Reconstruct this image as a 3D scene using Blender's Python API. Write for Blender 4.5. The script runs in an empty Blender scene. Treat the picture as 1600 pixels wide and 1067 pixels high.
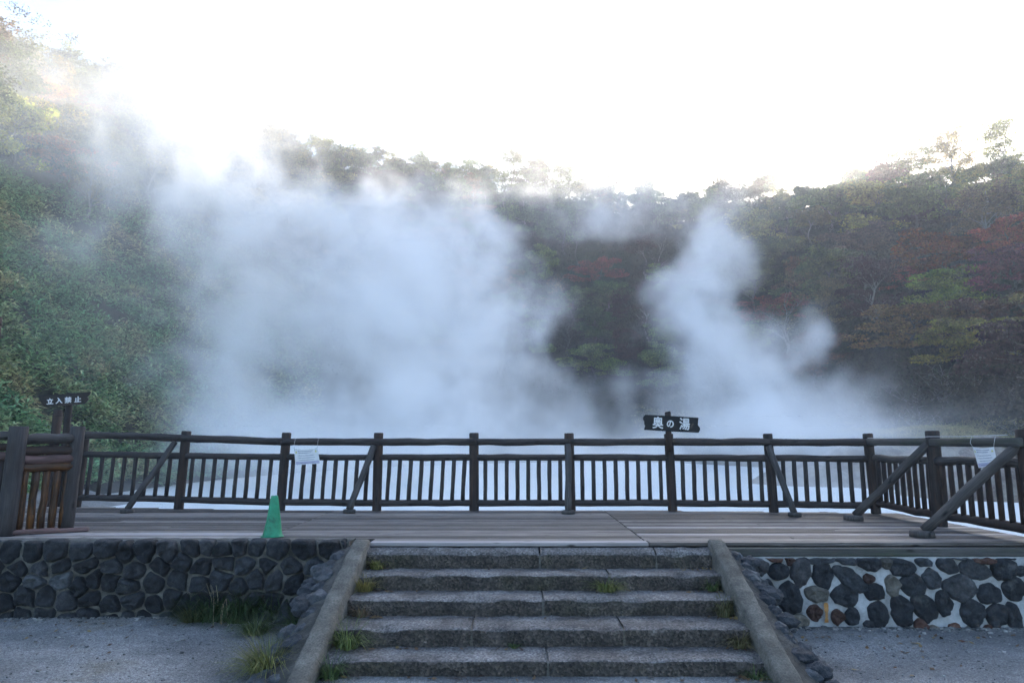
import bpy, bmesh, math, random
import numpy as np
from mathutils import Vector, Matrix, noise

S = bpy.context.scene
COL = S.collection
R = math.radians

# ------------------------------------------------------------------ camera
PITCH = math.atan(157 / 1067.0)
CZ = 1.10
cam_d = bpy.data.cameras.new('camera')
cam = bpy.data.objects.new('camera', cam_d)
COL.objects.link(cam)
cam_d.sensor_width = 36.0
cam_d.lens = 24.0
cam_d.clip_end = 3000
cam_d.clip_start = 0.05
cam.location = (0, 0, CZ)
cam.rotation_euler = (R(90) + PITCH, 0, 0)
S.camera = cam

# ------------------------------------------------------------------ light
SUN_AZ, SUN_EL = R(23.8), R(19.5)          # azimuth from +Y towards +X
world = bpy.data.worlds.new('World')
S.world = world
world.use_nodes = True
wn = world.node_tree
bg = wn.nodes['Background']
sky = wn.nodes.new('ShaderNodeTexSky')
sky.sky_type = 'NISHITA'
sky.sun_disc = False
sky.sun_elevation = SUN_EL
sky.sun_rotation = SUN_AZ
sky.altitude = 300
sky.air_density = 1.0
sky.dust_density = 1.9
sky.ozone_density = 2.4
wn.links.new(sky.outputs[0], bg.inputs[0])
bg.inputs[1].default_value = 0.15
sun_d = bpy.data.lights.new('sun', 'SUN')
sun_d.energy = 5.0
sun_d.angle = R(0.5)
sun_d.color = (1.0, 0.90, 0.76)
sun = bpy.data.objects.new('sun', sun_d)
COL.objects.link(sun)
SUN_DIR = Vector((math.sin(SUN_AZ) * math.cos(SUN_EL), math.cos(SUN_AZ) * math.cos(SUN_EL), math.sin(SUN_EL)))
sun.location = SUN_DIR * 400
sun.rotation_euler = SUN_DIR.to_track_quat('Z', 'Y').to_euler()

S.view_settings.view_transform = 'Standard'
S.view_settings.look = 'None'
S.view_settings.gamma = 1
S.view_settings.exposure = 1.78
S.render.engine = 'CYCLES'
cy = S.cycles
cy.use_adaptive_sampling = True
cy.adaptive_threshold = 0.03
cy.use_denoising = True
cy.max_bounces = 14
cy.diffuse_bounces = 2
cy.glossy_bounces = 2
cy.transmission_bounces = 4
cy.transparent_max_bounces = 12
cy.volume_bounces = 12
cy.volume_step_rate = 1.5
cy.volume_max_steps = 256

# ------------------------------------------------------------------ helpers
def ray(u, v):
    """direction of a photo pixel, used only to survey the place"""
    x = (u - 800) / 1067.0
    y = (533.5 - v) / 1067.0
    return Vector((x, math.cos(PITCH) - y * math.sin(PITCH), math.sin(PITCH) + y * math.cos(PITCH)))

def onz(u, v, z=0.0):
    d = ray(u, v)
    return Vector((0, 0, CZ)) + d * ((z - CZ) / d.z)

def aty(u, v, Y):
    d = ray(u, v)
    return Vector((0, 0, CZ)) + d * (Y / d.y)

def tag(o, label=None, cat=None, group=None, kind=None):
    if label: o['label'] = label
    if cat: o['category'] = cat
    if group: o['group'] = group
    if kind: o['kind'] = kind
    return o

def empty(name, loc=(0, 0, 0), rz=0.0, label=None, cat=None, group=None):
    o = bpy.data.objects.new(name, None)
    o.empty_display_size = 0.2
    COL.objects.link(o)
    o.location = loc
    o.rotation_euler = (0, 0, rz)
    return tag(o, label, cat, group)

def link_mesh(name, me, parent=None, loc=(0, 0, 0), rot=(0, 0, 0)):
    o = bpy.data.objects.new(name, me)
    COL.objects.link(o)
    o.location = loc
    o.rotation_euler = rot
    if parent is not None:
        o.parent = parent
    return o

class MB:
    """collects geometry, then links it as ONE mesh object"""
    def __init__(self):
        self.v = []; self.f = []; self.uv = []; self.m = []
    def face(self, idx, uv=None, m=0):
        self.f.append(tuple(idx)); self.m.append(m)
        self.uv.extend(uv if uv else [(0, 0)] * len(idx))
    def tube(self, pts, rad, n=10, m=0, caps=True, wob=0.0, seed=0, squash=None):
        rnd = random.Random(seed)
        pts = [Vector(p) for p in pts]
        if not hasattr(rad, '__len__'): rad = [rad] * len(pts)
        base = len(self.v)
        L = 0.0
        off = rnd.random() * 40
        a0 = None
        rings = []
        lens = []
        wobs = [1 + wob * (rnd.random() * 2 - 1) for _ in range(n)]
        for i, p in enumerate(pts):
            if i: L += (p - pts[i - 1]).length
            lens.append(L)
            t = (pts[min(i + 1, len(pts) - 1)] - pts[max(i - 1, 0)])
            if t.length < 1e-9: t = Vector((0, 0, 1))
            t.normalize()
            if a0 is None:
                a0 = Vector((1, 0, 0)) if abs(t.x) < 0.8 else Vector((0, 1, 0))
            a = (a0 - t * a0.dot(t)).normalized(); a0 = a
            b = t.cross(a)
            ring = []
            for k in range(n):
                an = 2 * math.pi * k / n
                r = rad[i] * wobs[k] * (1 + wob * 0.6 * (rnd.random() * 2 - 1))
                ring.append(len(self.v))
                self.v.append(p + a * (math.cos(an) * r) + b * (math.sin(an) * r))
            rings.append(ring)
        for i in range(len(pts) - 1):
            for k in range(n):
                k2 = (k + 1) % n
                c = 6.28 * max(rad[i], 0.01)
                u0, u1 = k / n * c + off, (k + 1) / n * c + off
                self.face((rings[i][k], rings[i][k2], rings[i + 1][k2], rings[i + 1][k]),
                          [(u0, lens[i] + off), (u1, lens[i] + off), (u1, lens[i + 1] + off), (u0, lens[i + 1] + off)], m)
        if caps:
            for ring, flip in ((rings[0], True), (rings[-1], False)):
                idx = ring[::-1] if flip else ring
                self.face(idx, [(math.cos(6.28 * k / n) * .03 + off, math.sin(6.28 * k / n) * .03 + off) for k in range(n)], m)
    def box(self, c, s, m=0, rz=0.0, bev=0.0, ax=0, seed=None):
        """box, centre c, full size s; UV runs along local axis ax"""
        rnd = random.Random(seed if seed is not None else len(self.v))
        hx, hy, hz = s[0] / 2, s[1] / 2, s[2] / 2
        off = rnd.random() * 50
        cs, sn = math.cos(rz), math.sin(rz)
        base = len(self.v)
        if bev <= 0:
            loc = [(sx * hx, sy * hy, sz * hz) for sx in (-1, 1) for sy in (-1, 1) for sz in (-1, 1)]
            faces = [(0, 1, 3, 2), (4, 6, 7, 5), (0, 4, 5, 1), (2, 3, 7, 6), (0, 2, 6, 4), (1, 5, 7, 3)]
        else:
            b = bev
            loc = []
            for sx in (-1, 1):
                for sy in (-1, 1):
                    for sz in (-1, 1):
                        loc += [(sx * hx, sy * (hy - b), sz * (hz - b)), (sx * (hx - b), sy * hy, sz * (hz - b)), (sx * (hx - b), sy * (hy - b), sz * hz)]
            def I(sx, sy, sz, k): return ((sx > 0) * 4 + (sy > 0) * 2 + (sz > 0)) * 3 + k
            faces = []
            for sg in (-1, 1):
                q = [I(sg, -1, -1, 0), I(sg, 1, -1, 0), I(sg, 1, 1, 0), I(sg, -1, 1, 0)]
                faces.append(q if sg > 0 else q[::-1])
                q = [I(-1, sg, -1, 1), I(-1, sg, 1, 1), I(1, sg, 1, 1), I(1, sg, -1, 1)]
                faces.append(q if sg > 0 else q[::-1])
                q = [I(-1, -1, sg, 2), I(1, -1, sg, 2), I(1, 1, sg, 2), I(-1, 1, sg, 2)]
                faces.append(q if sg > 0 else q[::-1])
            for a in (-1, 1):
                for c2 in (-1, 1):
                    faces.append([I(a, c2, -1, 0), I(a, c2, 1, 0), I(a, c2, 1, 1), I(a, c2, -1, 1)][::(1 if a * c2 < 0 else -1)])
                    faces.append([I(a, -1, c2, 0), I(a, 1, c2, 0), I(a, 1, c2, 2), I(a, -1, c2, 2)][::(-1 if a * c2 < 0 else 1)])
                    faces.append([I(-1, a, c2, 1), I(1, a, c2, 1), I(1, a, c2, 2), I(-1, a, c2, 2)][::(1 if a * c2 < 0 else -1)])
                    for d in (-1, 1):
                        q = [I(a, c2, d, 0), I(a, c2, d, 1), I(a, c2, d, 2)]
                        faces.append(q if a * c2 * d > 0 else q[::-1])
        for (x, y, z) in loc:
            self.v.append(Vector((c[0] + x * cs - y * sn, c[1] + x * sn + y * cs, c[2] + z)))
        oth = [k for k in range(3) if k != ax]
        for fc in faces:
            uv = []
            for i in fc:
                p = loc[i]
                uv.append((p[oth[0]] + p[oth[1]] + off, p[ax] + off))
            self.face([base + i for i in fc], uv, m)
    def mesh(self, name, mats, smooth=True):
        me = bpy.data.meshes.new(name)
        me.from_pydata([tuple(p) for p in self.v], [], self.f)
        if not isinstance(mats, (list, tuple)): mats = [mats]
        for mm in mats: me.materials.append(mm)
        ul = me.uv_layers.new(name='UVMap')
        ul.data.foreach_set('uv', np.array(self.uv, dtype=np.float32).ravel())
        me.polygons.foreach_set('material_index', np.array(self.m, dtype=np.int32))
        me.polygons.foreach_set('use_smooth', np.full(len(self.f), smooth))
        me.update()
        return me
    def build(self, name, mats, parent=None, smooth=True, loc=(0, 0, 0)):
        return link_mesh(name, self.mesh(name, mats, smooth), parent, loc)

def np_mesh(name, verts, faces, mats, mat_idx=None, smooth=False):
    """verts Nx3, faces Mx4 (or Mx3) numpy"""
    me = bpy.data.meshes.new(name)
    k = faces.shape[1]
    me.vertices.add(len(verts)); me.vertices.foreach_set('co', np.asarray(verts, np.float32).ravel())
    me.loops.add(faces.size); me.loops.foreach_set('vertex_index', np.asarray(faces, np.int32).ravel())
    me.polygons.add(len(faces))
    me.polygons.foreach_set('loop_start', np.arange(0, faces.size, k, dtype=np.int32))
    me.polygons.foreach_set('use_smooth', np.full(len(faces), smooth))
    if not isinstance(mats, (list, tuple)): mats = [mats]
    for mm in mats: me.materials.append(mm)
    if mat_idx is not None: me.polygons.foreach_set('material_index', np.asarray(mat_idx, np.int32))
    me.update(calc_edges=True)
    return me

# ------------------------------------------------------------------ materials
class NT:
    def __init__(self, name):
        self.mat = bpy.data.materials.new(name); self.mat.use_nodes = True
        self.t = self.mat.node_tree
        self.bsdf = self.t.nodes['Principled BSDF']
        self.out = self.t.nodes['Material Output']
    def n(self, typ, **kw):
        nd = self.t.nodes.new(typ)
        for k, val in kw.items():
            if hasattr(nd, k): setattr(nd, k, val)
            else: nd.inputs[k.replace('_', ' ')].default_value = val
        return nd
    def l(self, a, b): self.t.links.new(a, b)
    def ramp(self, fac, stops, interp='LINEAR'):
        r = self.t.nodes.new('ShaderNodeValToRGB')
        r.color_ramp.interpolation = interp
        while len(r.color_ramp.elements) < len(stops): r.color_ramp.elements.new(0.5)
        for e, (p, c) in zip(r.color_ramp.elements, stops):
            e.position = p; e.color = tuple(c) + (1,) if len(c) == 3 else c
        self.l(fac, r.inputs[0]); return r.outputs[0]
    def noise(self, vec, scale, detail=4, rough=0.55, dist=0.0):
        nd = self.n('ShaderNodeTexNoise'); nd.inputs['Scale'].default_value = scale
        nd.inputs['Detail'].default_value = detail; nd.inputs['Roughness'].default_value = rough
        nd.inputs['Distortion'].default_value = dist
        if vec is not None: self.l(vec, nd.inputs['Vector'])
        return nd.outputs['Fac']
    def mapping(self, vec, scale):
        m = self.n('ShaderNodeMapping'); m.inputs['Scale'].default_value = scale
        self.l(vec, m.inputs['Vector']); return m.outputs[0]
    def mix(self, fac, a, b, mode='MIX'):
        m = self.n('ShaderNodeMix', data_type='RGBA', blend_type=mode)
        for sock, val in ((m.inputs['Factor'], fac), (m.inputs[6], a), (m.inputs[7], b)):
            if hasattr(val, 'node'): self.l(val, sock)
            elif isinstance(val, (int, float)): sock.default_value = val if sock.type == 'VALUE' else (val, val, val, 1)
            else: sock.default_value = tuple(val) + (1,) if len(val) == 3 else val
        return m.outputs[2]
    def math(self, op, a, b=0.0):
        m = self.n('ShaderNodeMath', operation=op)
        for s, val in ((m.inputs[0], a), (m.inputs[1], b)):
            if hasattr(val, 'node'): self.l(val, s)
            else: s.default_value = val
        return m.outputs[0]
    def bump(self, h, strength=0.4, dist=0.02):
        b = self.n('ShaderNodeBump'); b.inputs['Strength'].default_value = strength
        b.inputs['Distance'].default_value = dist
        self.l(h, b.inputs['Height']); self.l(b.outputs[0], self.bsdf.inputs['Normal'])
    def col(self, c): self.l(c, self.bsdf.inputs['Base Color'])
    def rough(self, r): 
        if hasattr(r, 'node'): self.l(r, self.bsdf.inputs['Roughness'])
        else: self.bsdf.inputs['Roughness'].default_value = r
    def geo(self): return self.n('ShaderNodeNewGeometry')
    def tc(self): return self.n('ShaderNodeTexCoord')

def wood(name, dark, mid, light, rough=0.8, stain=None, island=0.5, bump=0.5):
    """weathered timber: grain runs along UV v"""
    k = NT(name)
    uv = k.tc().outputs['UV']
    geo = k.geo()
    rnd = geo.outputs['Random Per Island']
    cmb = k.n('ShaderNodeCombineXYZ'); k.l(k.math('MULTIPLY', rnd, 37.0), cmb.inputs[2])
    add = k.n('ShaderNodeVectorMath', operation='ADD'); k.l(uv, add.inputs[0]); k.l(cmb.outputs[0], add.inputs[1])
    v = add.outputs[0]
    grain = k.noise(k.mapping(v, (70, 2.2, 1)), 1.0, 5, 0.65, 0.6)
    fine = k.noise(k.mapping(v, (220, 6, 1)), 1.0, 3, 0.6)
    blot = k.noise(k.mapping(v, (4, 1.6, 1)), 1.0, 4, 0.6)
    h = k.math('ADD', k.math('MULTIPLY', grain, 0.65), k.math('MULTIPLY', blot, 0.35))
    h = k.math('ADD', h, k.math('MULTIPLY', k.math('SUBTRACT', rnd, 0.5), 0.22 * island))
    c = k.ramp(h, [(0.28, dark), (0.5, mid), (0.72, light)])
    knot = k.n('ShaderNodeTexVoronoi'); knot.inputs['Scale'].default_value = 1.0
    k.l(k.mapping(v, (7, 2.4, 1)), knot.inputs['Vector'])
    km = k.ramp(knot.outputs['Distance'], [(0.05, (0, 0, 0)), (0.16, (1, 1, 1))])
    c = k.mix(km, tuple(x * 0.45 for x in dark), c)
    if stain:
        sm = k.ramp(k.noise(k.mapping(v, (9, 1.1, 1)), 1.0, 4, 0.7), [(0.45, (0, 0, 0)), (0.68, (1, 1, 1))])
        c = k.mix(sm, c, stain)
    k.col(c)
    k.rough(k.ramp(fine, [(0.3, (rough - .15,) * 3), (0.7, (rough + .1,) * 3)]))
    k.bump(k.math('ADD', grain, k.math('MULTIPLY', fine, 0.5)), bump, 0.008)
    k.bsdf.inputs['Specular IOR Level'].default_value = 0.35
    return k.mat
# ------------------------------------------------------------------ terrain
WATER_Z = -1.5
AZ_T   = np.array([-180, -100, -75, -60, -50, -45, -40, -37, -32, -28, -22, -17, -10, 0, 8, 14, 18, 22, 26, 30, 34, 38, 48, 75, 100, 180.])
R0_T   = np.array([   8,    9,  13,  17,  21,  24,  28,  31,  38,  44,  54,  62,  74, 88, 92, 88, 80, 72, 66, 62, 56, 52, 42, 24, 9, 8.])
R1_T   = np.array([ 300,  150,  78,  80,  86,  90,  97, 103, 115, 126, 138, 142, 140, 134, 130, 127, 123, 119, 116, 114, 113, 112, 110, 110, 150, 300.])
EL_T   = np.array([   0,    8,  20,  25,  27,  27, 27., 27., 26.4, 26.2, 25.0, 24.0, 23.0, 23.2, 21.2, 20.3, 20.0, 19.8, 19.8, 20.2, 20.1, 19.4, 19.2, 17, 6, 0.])
TREE_H = 6.6
def terr(az, t):
    """ground height at azimuth az (deg) and slope fraction t (0 shore, 1 ridge)"""
    r0 = np.interp(az, AZ_T, R0_T); r1 = np.interp(az, AZ_T, R1_T); el = np.interp(az, AZ_T, EL_T)
    zr = CZ + r1 * np.tan(np.radians(el)) - TREE_H * np.clip(el / 15, 0, 1)
    r = r0 + (r1 - r0) * t
    bank = np.interp(az, [-60, -20, 0, 16, 30, 60], [0.3, 0.6, 1.5, 2.6, 2.8, 2.0])      # low shore bank
    steep = np.clip((t - 0.0) / 1.0, 0, None)
    tb = np.interp(az, [-60, -20, 0, 16, 30, 60], [0.02, 0.04, 0.08, 0.2, 0.24, 0.2])
    tt = np.clip((t - tb) / (1 - tb), 0, 1)
    slope = np.where(tt < 1, tt ** 1.12, 1.0)
    bk = bank * np.clip(t / 0.05, 0, 1) ** 0.7 + (0.8 * np.clip((t - 0.05) / np.maximum(tb - 0.05, 0.01), 0, 1)) * (az > 0)
    z = WATER_Z - 0.4 + 0.4 * np.clip((t + 0.1) / 0.1, 0, 1) + bk + (zr - WATER_Z - bank) * slope
    over = np.clip(t - 1, 0, None) * (r1 - r0)
    z = z - over * 0.42 * np.clip(over / 12, 0, 1)
    return r, z
def terrain_point(az, t):
    r, z = terr(np.array([az]), np.array([t]))
    a = math.radians(az)
    x, y = r[0] * math.sin(a), r[0] * math.cos(a)
    return Vector((x, y, z[0] + bumpy(x, y)))
def bumpy(x, y):
    return 1.3 * noise.noise(Vector((x * .09, y * .09, 0))) + 0.5 * noise.noise(Vector((x * .27, y * .27, 5)))
k = NT('forest_floor')
P = k.geo().outputs['Position']
c = k.ramp(k.noise(P, 0.35, 8, 0.7), [(0.3, (.018, .020, .012)), (0.48, (.045, .045, .024)), (0.62, (.070, .060, .034)), (0.75, (.060, .036, .026))])
c2 = k.ramp(k.noise(P, 2.5, 6, 0.7), [(0.35, (.35, .35, .35)), (0.7, (1.2, 1.2, 1.2))])
k.col(k.mix(1.0, c, c2, 'MULTIPLY')); k.rough(0.95); k.bump(k.noise(P, 1.2, 8, 0.75), 0.9, 0.5)
M_FLOOR = k.mat
azs = np.concatenate([np.arange(-88, 88.01, 0.6)])
ts = np.concatenate([[-0.25, -0.1], np.linspace(0, 0.06, 6), np.linspace(0.08, 1.0, 46), np.linspace(1.05, 2.2, 12)])
A, T = np.meshgrid(azs, ts, indexing='ij')
rr, zz = terr(A.ravel(), T.ravel())
rr = rr.reshape(A.shape); zz = zz.reshape(A.shape)
X = rr * np.sin(np.radians(A)); Y = rr * np.cos(np.radians(A))
for i in range(A.shape[0]):
    for j in range(A.shape[1]):
        zz[i, j] += bumpy(X[i, j], Y[i, j]) * min(1, max(0, T[i, j] * 7))
na, nt = A.shape
ii, jj = np.meshgrid(np.arange(na - 1), np.arange(nt - 1), indexing='ij')
q = np.stack([ii * nt + jj, ii * nt + jj + 1, (ii + 1) * nt + jj + 1, (ii + 1) * nt + jj], -1).reshape(-1, 4)[:, ::-1]
me = np_mesh('hills', np.stack([X, Y, zz], -1).reshape(-1, 3), q, M_FLOOR, smooth=True)
tag(link_mesh('hills', me), kind='structure')

# water of the hot pond
k = NT('milky_water')
P = k.geo().outputs['Position']
k.col(k.ramp(k.noise(P, 0.08, 4, 0.6), [(0.3, (.62, .66, .66)), (0.7, (.74, .77, .76))]))
k.rough(0.7); k.bsdf.inputs['Specular IOR Level'].default_value = .15; k.bump(k.noise(P, 3.0, 3, 0.6), 0.12, 0.03)
M_WATER = k.mat
b = MB()
b.v += [Vector(p) for p in ((-120, 11.0, WATER_Z), (120, 11.0, WATER_Z), (120, 130, WATER_Z), (-120, 130, WATER_Z))]
b.face((0, 1, 2, 3))
tag(b.build('pond_water', M_WATER), kind='structure')

# ------------------------------------------------------------------ steam (a density grid evaluated once)
def steam(name, lo, hi, vox, puffs, soft, dens, label, warp=5.0, seed=0.0, aniso=0.2):
    ng = bpy.data.node_groups.new(name, 'GeometryNodeTree')
    ng.interface.new_socket('Geometry', in_out='OUTPUT', socket_type='NodeSocketGeometry')
    ng.interface.new_socket('Geometry', in_out='INPUT', socket_type='NodeSocketGeometry')
    N = ng.nodes; Lk = ng.links.new
    out = N.new('NodeGroupOutput')
    pos = N.new('GeometryNodeInputPosition').outputs[0]
    def vm(op, a, b):
        n = N.new('ShaderNodeVectorMath'); n.operation = op
        for s, x in ((n.inputs[0], a), (n.inputs[1], b)):
            if hasattr(x, 'node'): Lk(x, s)
            else: s.default_value = x
        return n
    def mm(op, a, b=0.0, clamp=False):
        n = N.new('ShaderNodeMath'); n.operation = op; n.use_clamp = clamp
        for s, x in ((n.inputs[0], a), (n.inputs[1], b)):
            if hasattr(x, 'node'): Lk(x, s)
            else: s.default_value = x
        return n.outputs[0]
    def nz(vec, scale, detail, rough=0.55):
        n = N.new('ShaderNodeTexNoise'); n.noise_dimensions = '3D'
        n.inputs['Scale'].default_value = scale; n.inputs['Detail'].default_value = detail
        n.inputs['Roughness'].default_value = rough
        Lk(vec, n.inputs['Vector']); return n
    p0 = vm('ADD', pos, (seed, seed * 2, seed * 3)).outputs[0]
    big = nz(p0, 0.055, 2).outputs['Color']
    sml = nz(p0, 0.21, 4, 0.62).outputs['Color']
    w = vm('ADD', vm('MULTIPLY', vm('SUBTRACT', big, (.5, .5, .5)).outputs[0], (warp * 3.0,) * 3).outputs[0],
           vm('MULTIPLY', vm('SUBTRACT', sml, (.5, .5, .5)).outputs[0], (warp * 1.75,) * 3).outputs[0]).outputs[0]
    pw = vm('ADD', pos, w).outputs[0]
    def gather(lst, fmax):
        acc = None
        for (c, r, wt) in lst:
            dd = vm('DIVIDE', vm('SUBTRACT', pw, tuple(c)).outputs[0], tuple(r)).outputs[0]
            ln = N.new('ShaderNodeVectorMath'); ln.operation = 'LENGTH'; Lk(dd, ln.inputs[0])
            mr = N.new('ShaderNodeMapRange'); mr.interpolation_type = 'SMOOTHSTEP'
            Lk(ln.outputs['Value'], mr.inputs['Value'])
            mr.inputs['From Min'].default_value = 1.15; mr.inputs['From Max'].default_value = fmax
            mr.inputs['To Min'].default_value = 0; mr.inputs['To Max'].default_value = wt
            acc = mr.outputs[0] if acc is None else mm('ADD', acc, mr.outputs[0])
        return acc
    acc = mm('MINIMUM', gather(puffs, 0.5), 1.6)
    thin = gather(soft, 0.0)
    fb = nz(vm('MULTIPLY', pw, (1, 1, 0.8)).outputs[0], 0.19, 6, 0.68).outputs['Fac']
    er = mm('MULTIPLY', mm('SUBTRACT', 0.58, fb), 6.5)          # -..+ erosion
    fine = nz(pw, 0.52, 4, 0.6).outputs['Fac']
    er = mm('ADD', er, mm('MULTIPLY', mm('SUBTRACT', 0.5, fine), 2.6))
    d = mm('SUBTRACT', acc, mm('MULTIPLY', mm('MAXIMUM', er, -0.75), 0.80))
    d = mm('MULTIPLY', mm('MAXIMUM', d, 0.0), mm('MINIMUM', mm('MULTIPLY', acc, 4.0), 1.0))
    sf = mm('MAXIMUM', mm('MULTIPLY', mm('SUBTRACT', nz(pw, 0.09, 4, 0.55).outputs['Fac'], 0.30), 3.6), 0.0)
    d = mm('ADD', mm('MULTIPLY', d, dens), mm('MULTIPLY', mm('MULTIPLY', thin, sf), 0.05))
    vc = N.new('GeometryNodeVolumeCube')
    Lk(d, vc.inputs['Density'])
    vc.inputs['Min'].default_value = lo; vc.inputs['Max'].default_value = hi
    for ax, kk in enumerate(('Resolution X', 'Resolution Y', 'Resolution Z')):
        vc.inputs[kk].default_value = int((hi[ax] - lo[ax]) / vox)
    mat = bpy.data.materials.new(name + '_vapour'); mat.use_nodes = True
    t = mat.node_tree; t.nodes.clear()
    mo = t.nodes.new('ShaderNodeOutputMaterial'); pv = t.nodes.new('ShaderNodeVolumePrincipled')
    pv.inputs['Color'].default_value = (0.998, 0.998, 0.998, 1)
    pv.inputs['Density'].default_value = 1.0
    pv.inputs['Anisotropy'].default_value = aniso
    t.links.new(pv.outputs[0], mo.inputs['Volume'])
    sm = N.new('GeometryNodeSetMaterial'); sm.inputs['Material'].default_value = mat
    Lk(vc.outputs[0], sm.inputs[0]); Lk(sm.outputs[0], out.inputs[0])
    me = bpy.data.meshes.new(name); me.materials.append(mat)
    o = link_mesh(name, me)
    md = o.modifiers.new('vapour', 'NODES'); md.node_group = ng
    tag(o, label, 'steam', kind='stuff')
    return o
def puff(u, v, dist, ru, rv, wt=1.0, depth=None):
    c = aty(u, v, dist)
    s = dist / 1067.0
    rx, rz = ru * s, rv * s
    return (c, (rx, depth if depth else (rx + rz) / 2, rz), wt)
PF = [
 # pond surface layer
 puff(600, 675, 42, 340, 68, 1.0, 14), puff(1160, 685, 46, 230, 55, 1.0, 12), puff(420, 700, 36, 150, 45, .6, 8),
 puff(800, 735, 26, 420, 50, .75, 8), puff(1330, 690, 48, 110, 24, .7, 7), puff(1120, 740, 26, 260, 42, .75, 8),
 puff(520, 745, 24, 300, 40, .55, 7),
 # left plume
 puff(425, 560, 46, 105, 130, 0.76, 9), puff(540, 520, 48, 140, 150, 0.66, 11), puff(660, 490, 50, 150, 160, 0.66, 12),
 puff(765, 520, 48, 115, 140, 0.66, 10), puff(825, 600, 44, 75, 90, 0.59, 8),
 puff(400, 430, 50, 105, 120, 0.73, 9), puff(500, 405, 52, 130, 120, 0.66, 11), puff(620, 395, 54, 130, 95, 0.66, 11),
 puff(735, 390, 54, 95, 75, 0.59, 9), puff(770, 335, 54, 45, 35, .45, 6),
 puff(350, 325, 42, 125, 80, .8, 7), puff(455, 290, 42, 115, 65, .85, 7), puff(545, 335, 44, 80, 42, .55, 6),
 puff(265, 260, 42, 135, 85, .52, 7), puff(370, 225, 42, 120, 65, .48, 7), puff(180, 210, 44, 140, 80, .45, 8), puff(250, 150, 46, 150, 65, .42, 8),
 puff(210, 330, 42, 110, 50, .4, 6), puff(655, 345, 44, 80, 32, .4, 6), puff(745, 340, 46, 50, 35, .4, 5),
 # right plume
 puff(1110, 400, 50, 80, 85, 1.15, 7), puff(1080, 500, 48, 85, 100, 1.3, 8), puff(1125, 590, 46, 110, 90, 1.3, 9),
 puff(1045, 610, 44, 55, 65, .8, 6), puff(1100, 335, 52, 75, 50, .5, 7), puff(1190, 430, 50, 55, 60, .4, 5),
 puff(1230, 575, 46, 68, 52, 1.2, 6), puff(1305, 545, 45, 60, 45, 1.35, 5), puff(1260, 635, 44, 85, 52, 1.25, 7),
 puff(1285, 492, 46, 28, 24, .6, 3), 
 # thin veil over the gap
 puff(900, 310, 60, 120, 55, .55, 8), puff(1010, 315, 60, 110, 45, .55, 8), puff(1120, 300, 62, 110, 40, .4, 8),
 puff(920, 665, 42, 90, 35, .3, 6),
]
SOFT = [
 puff(150, 170, 50, 330, 150, 1.25, 12), puff(330, 170, 52, 240, 90, .75, 10), puff(280, 300, 46, 220, 110, .6, 9), puff(60, 230, 60, 240, 130, .75, 14), puff(330, 215, 46, 200, 100, .6, 10), puff(40, 110, 66, 190, 110, .9, 14),
 puff(220, 390, 46, 230, 115, 1.0, 9), puff(110, 490, 40, 200, 140, .5, 9), puff(300, 590, 40, 110, 110, .40, 7),
 puff(600, 325, 46, 220, 42, .45, 9), puff(980, 320, 48, 240, 48, .7, 9), puff(1180, 320, 50, 160, 60, .45, 9),
 puff(700, 740, 30, 620, 70, 1.5, 12), puff(1150, 735, 32, 420, 55, 1.5, 10), puff(750, 775, 21, 640, 60, 1.2, 5), puff(250, 730, 30, 240, 50, .5, 8),
 puff(1260, 715, 40, 210, 40, 2.0, 7), puff(1180, 725, 34, 260, 34, 1.6, 5), puff(330, 750, 28, 220, 36, 1.3, 5), puff(800, 712, 44, 520, 36, .9, 9),
]
steam('steam', (-82, 13.5, WATER_Z + .05), (42, 98, 62), 0.42, PF, SOFT, 0.165, 'billowing white steam rising off the hot pond and drifting up the slopes')

# bare sulphur banks on the right shore
k = NT('sulphur_rock'); P = k.geo().outputs['Position']
c = k.ramp(k.noise(P, .7, 7, .7), [(.30, (.050, .030, .024)), (.45, (.13, .095, .075)), (.58, (.27, .24, .19)), (.75, (.38, .36, .32))])
k.col(c); k.rough(.95); k.bump(k.noise(P, 2.5, 8, .75), .9, .3); M_SULPH = k.mat
def mound(x, y, sx, sy, h, label, seed):
    nx_, ny_ = 34, 26; V = []; 
    for i in range(nx_):
        for j in range(ny_):
            u, v = -1.3 + 2.6 * i / (nx_ - 1), -1.3 + 2.6 * j / (ny_ - 1)
            r = math.hypot(u, v); hh = h * max(-.2, 1 - r ** 1.5)
            nzv = noise.fractal(Vector((u * 2.2 + seed * 3, v * 2.2, seed)), 1.0, 2.0, 5)
            V.append((u * sx, v * sy, hh * (1 + .55 * nzv) + .12 * nzv))
    ii, jj = np.meshgrid(np.arange(nx_ - 1), np.arange(ny_ - 1), indexing='ij')
    q = np.stack([ii * ny_ + jj, (ii + 1) * ny_ + jj, (ii + 1) * ny_ + jj + 1, ii * ny_ + jj + 1], -1).reshape(-1, 4)
    o = link_mesh('rock_mound', np_mesh('rock_mound', np.array(V), q, M_SULPH, smooth=True), None, (x, y, WATER_Z - .1))
    tag(o, label, 'rock')
mound(23.5, 34, 4.5, 4, 1.9, 'pale grey bare mound on the right shore seen under the notice with two strings', 1)
mound(29, 36, 5, 4, 2.1, 'yellowish bare mound at the right edge behind the side fence', 2)
mound(25.5, 41, 6, 4, 2.5, 'dark brown mound between the pale mounds on the right shore', 3)
mound(22, 44, 7, 4, 2.2, 'low brown bank behind the corner of the log fence', 4)
mound(33, 48, 8, 5, 2.9, 'dark bare bank under the dry grass at the right edge', 5)
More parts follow.
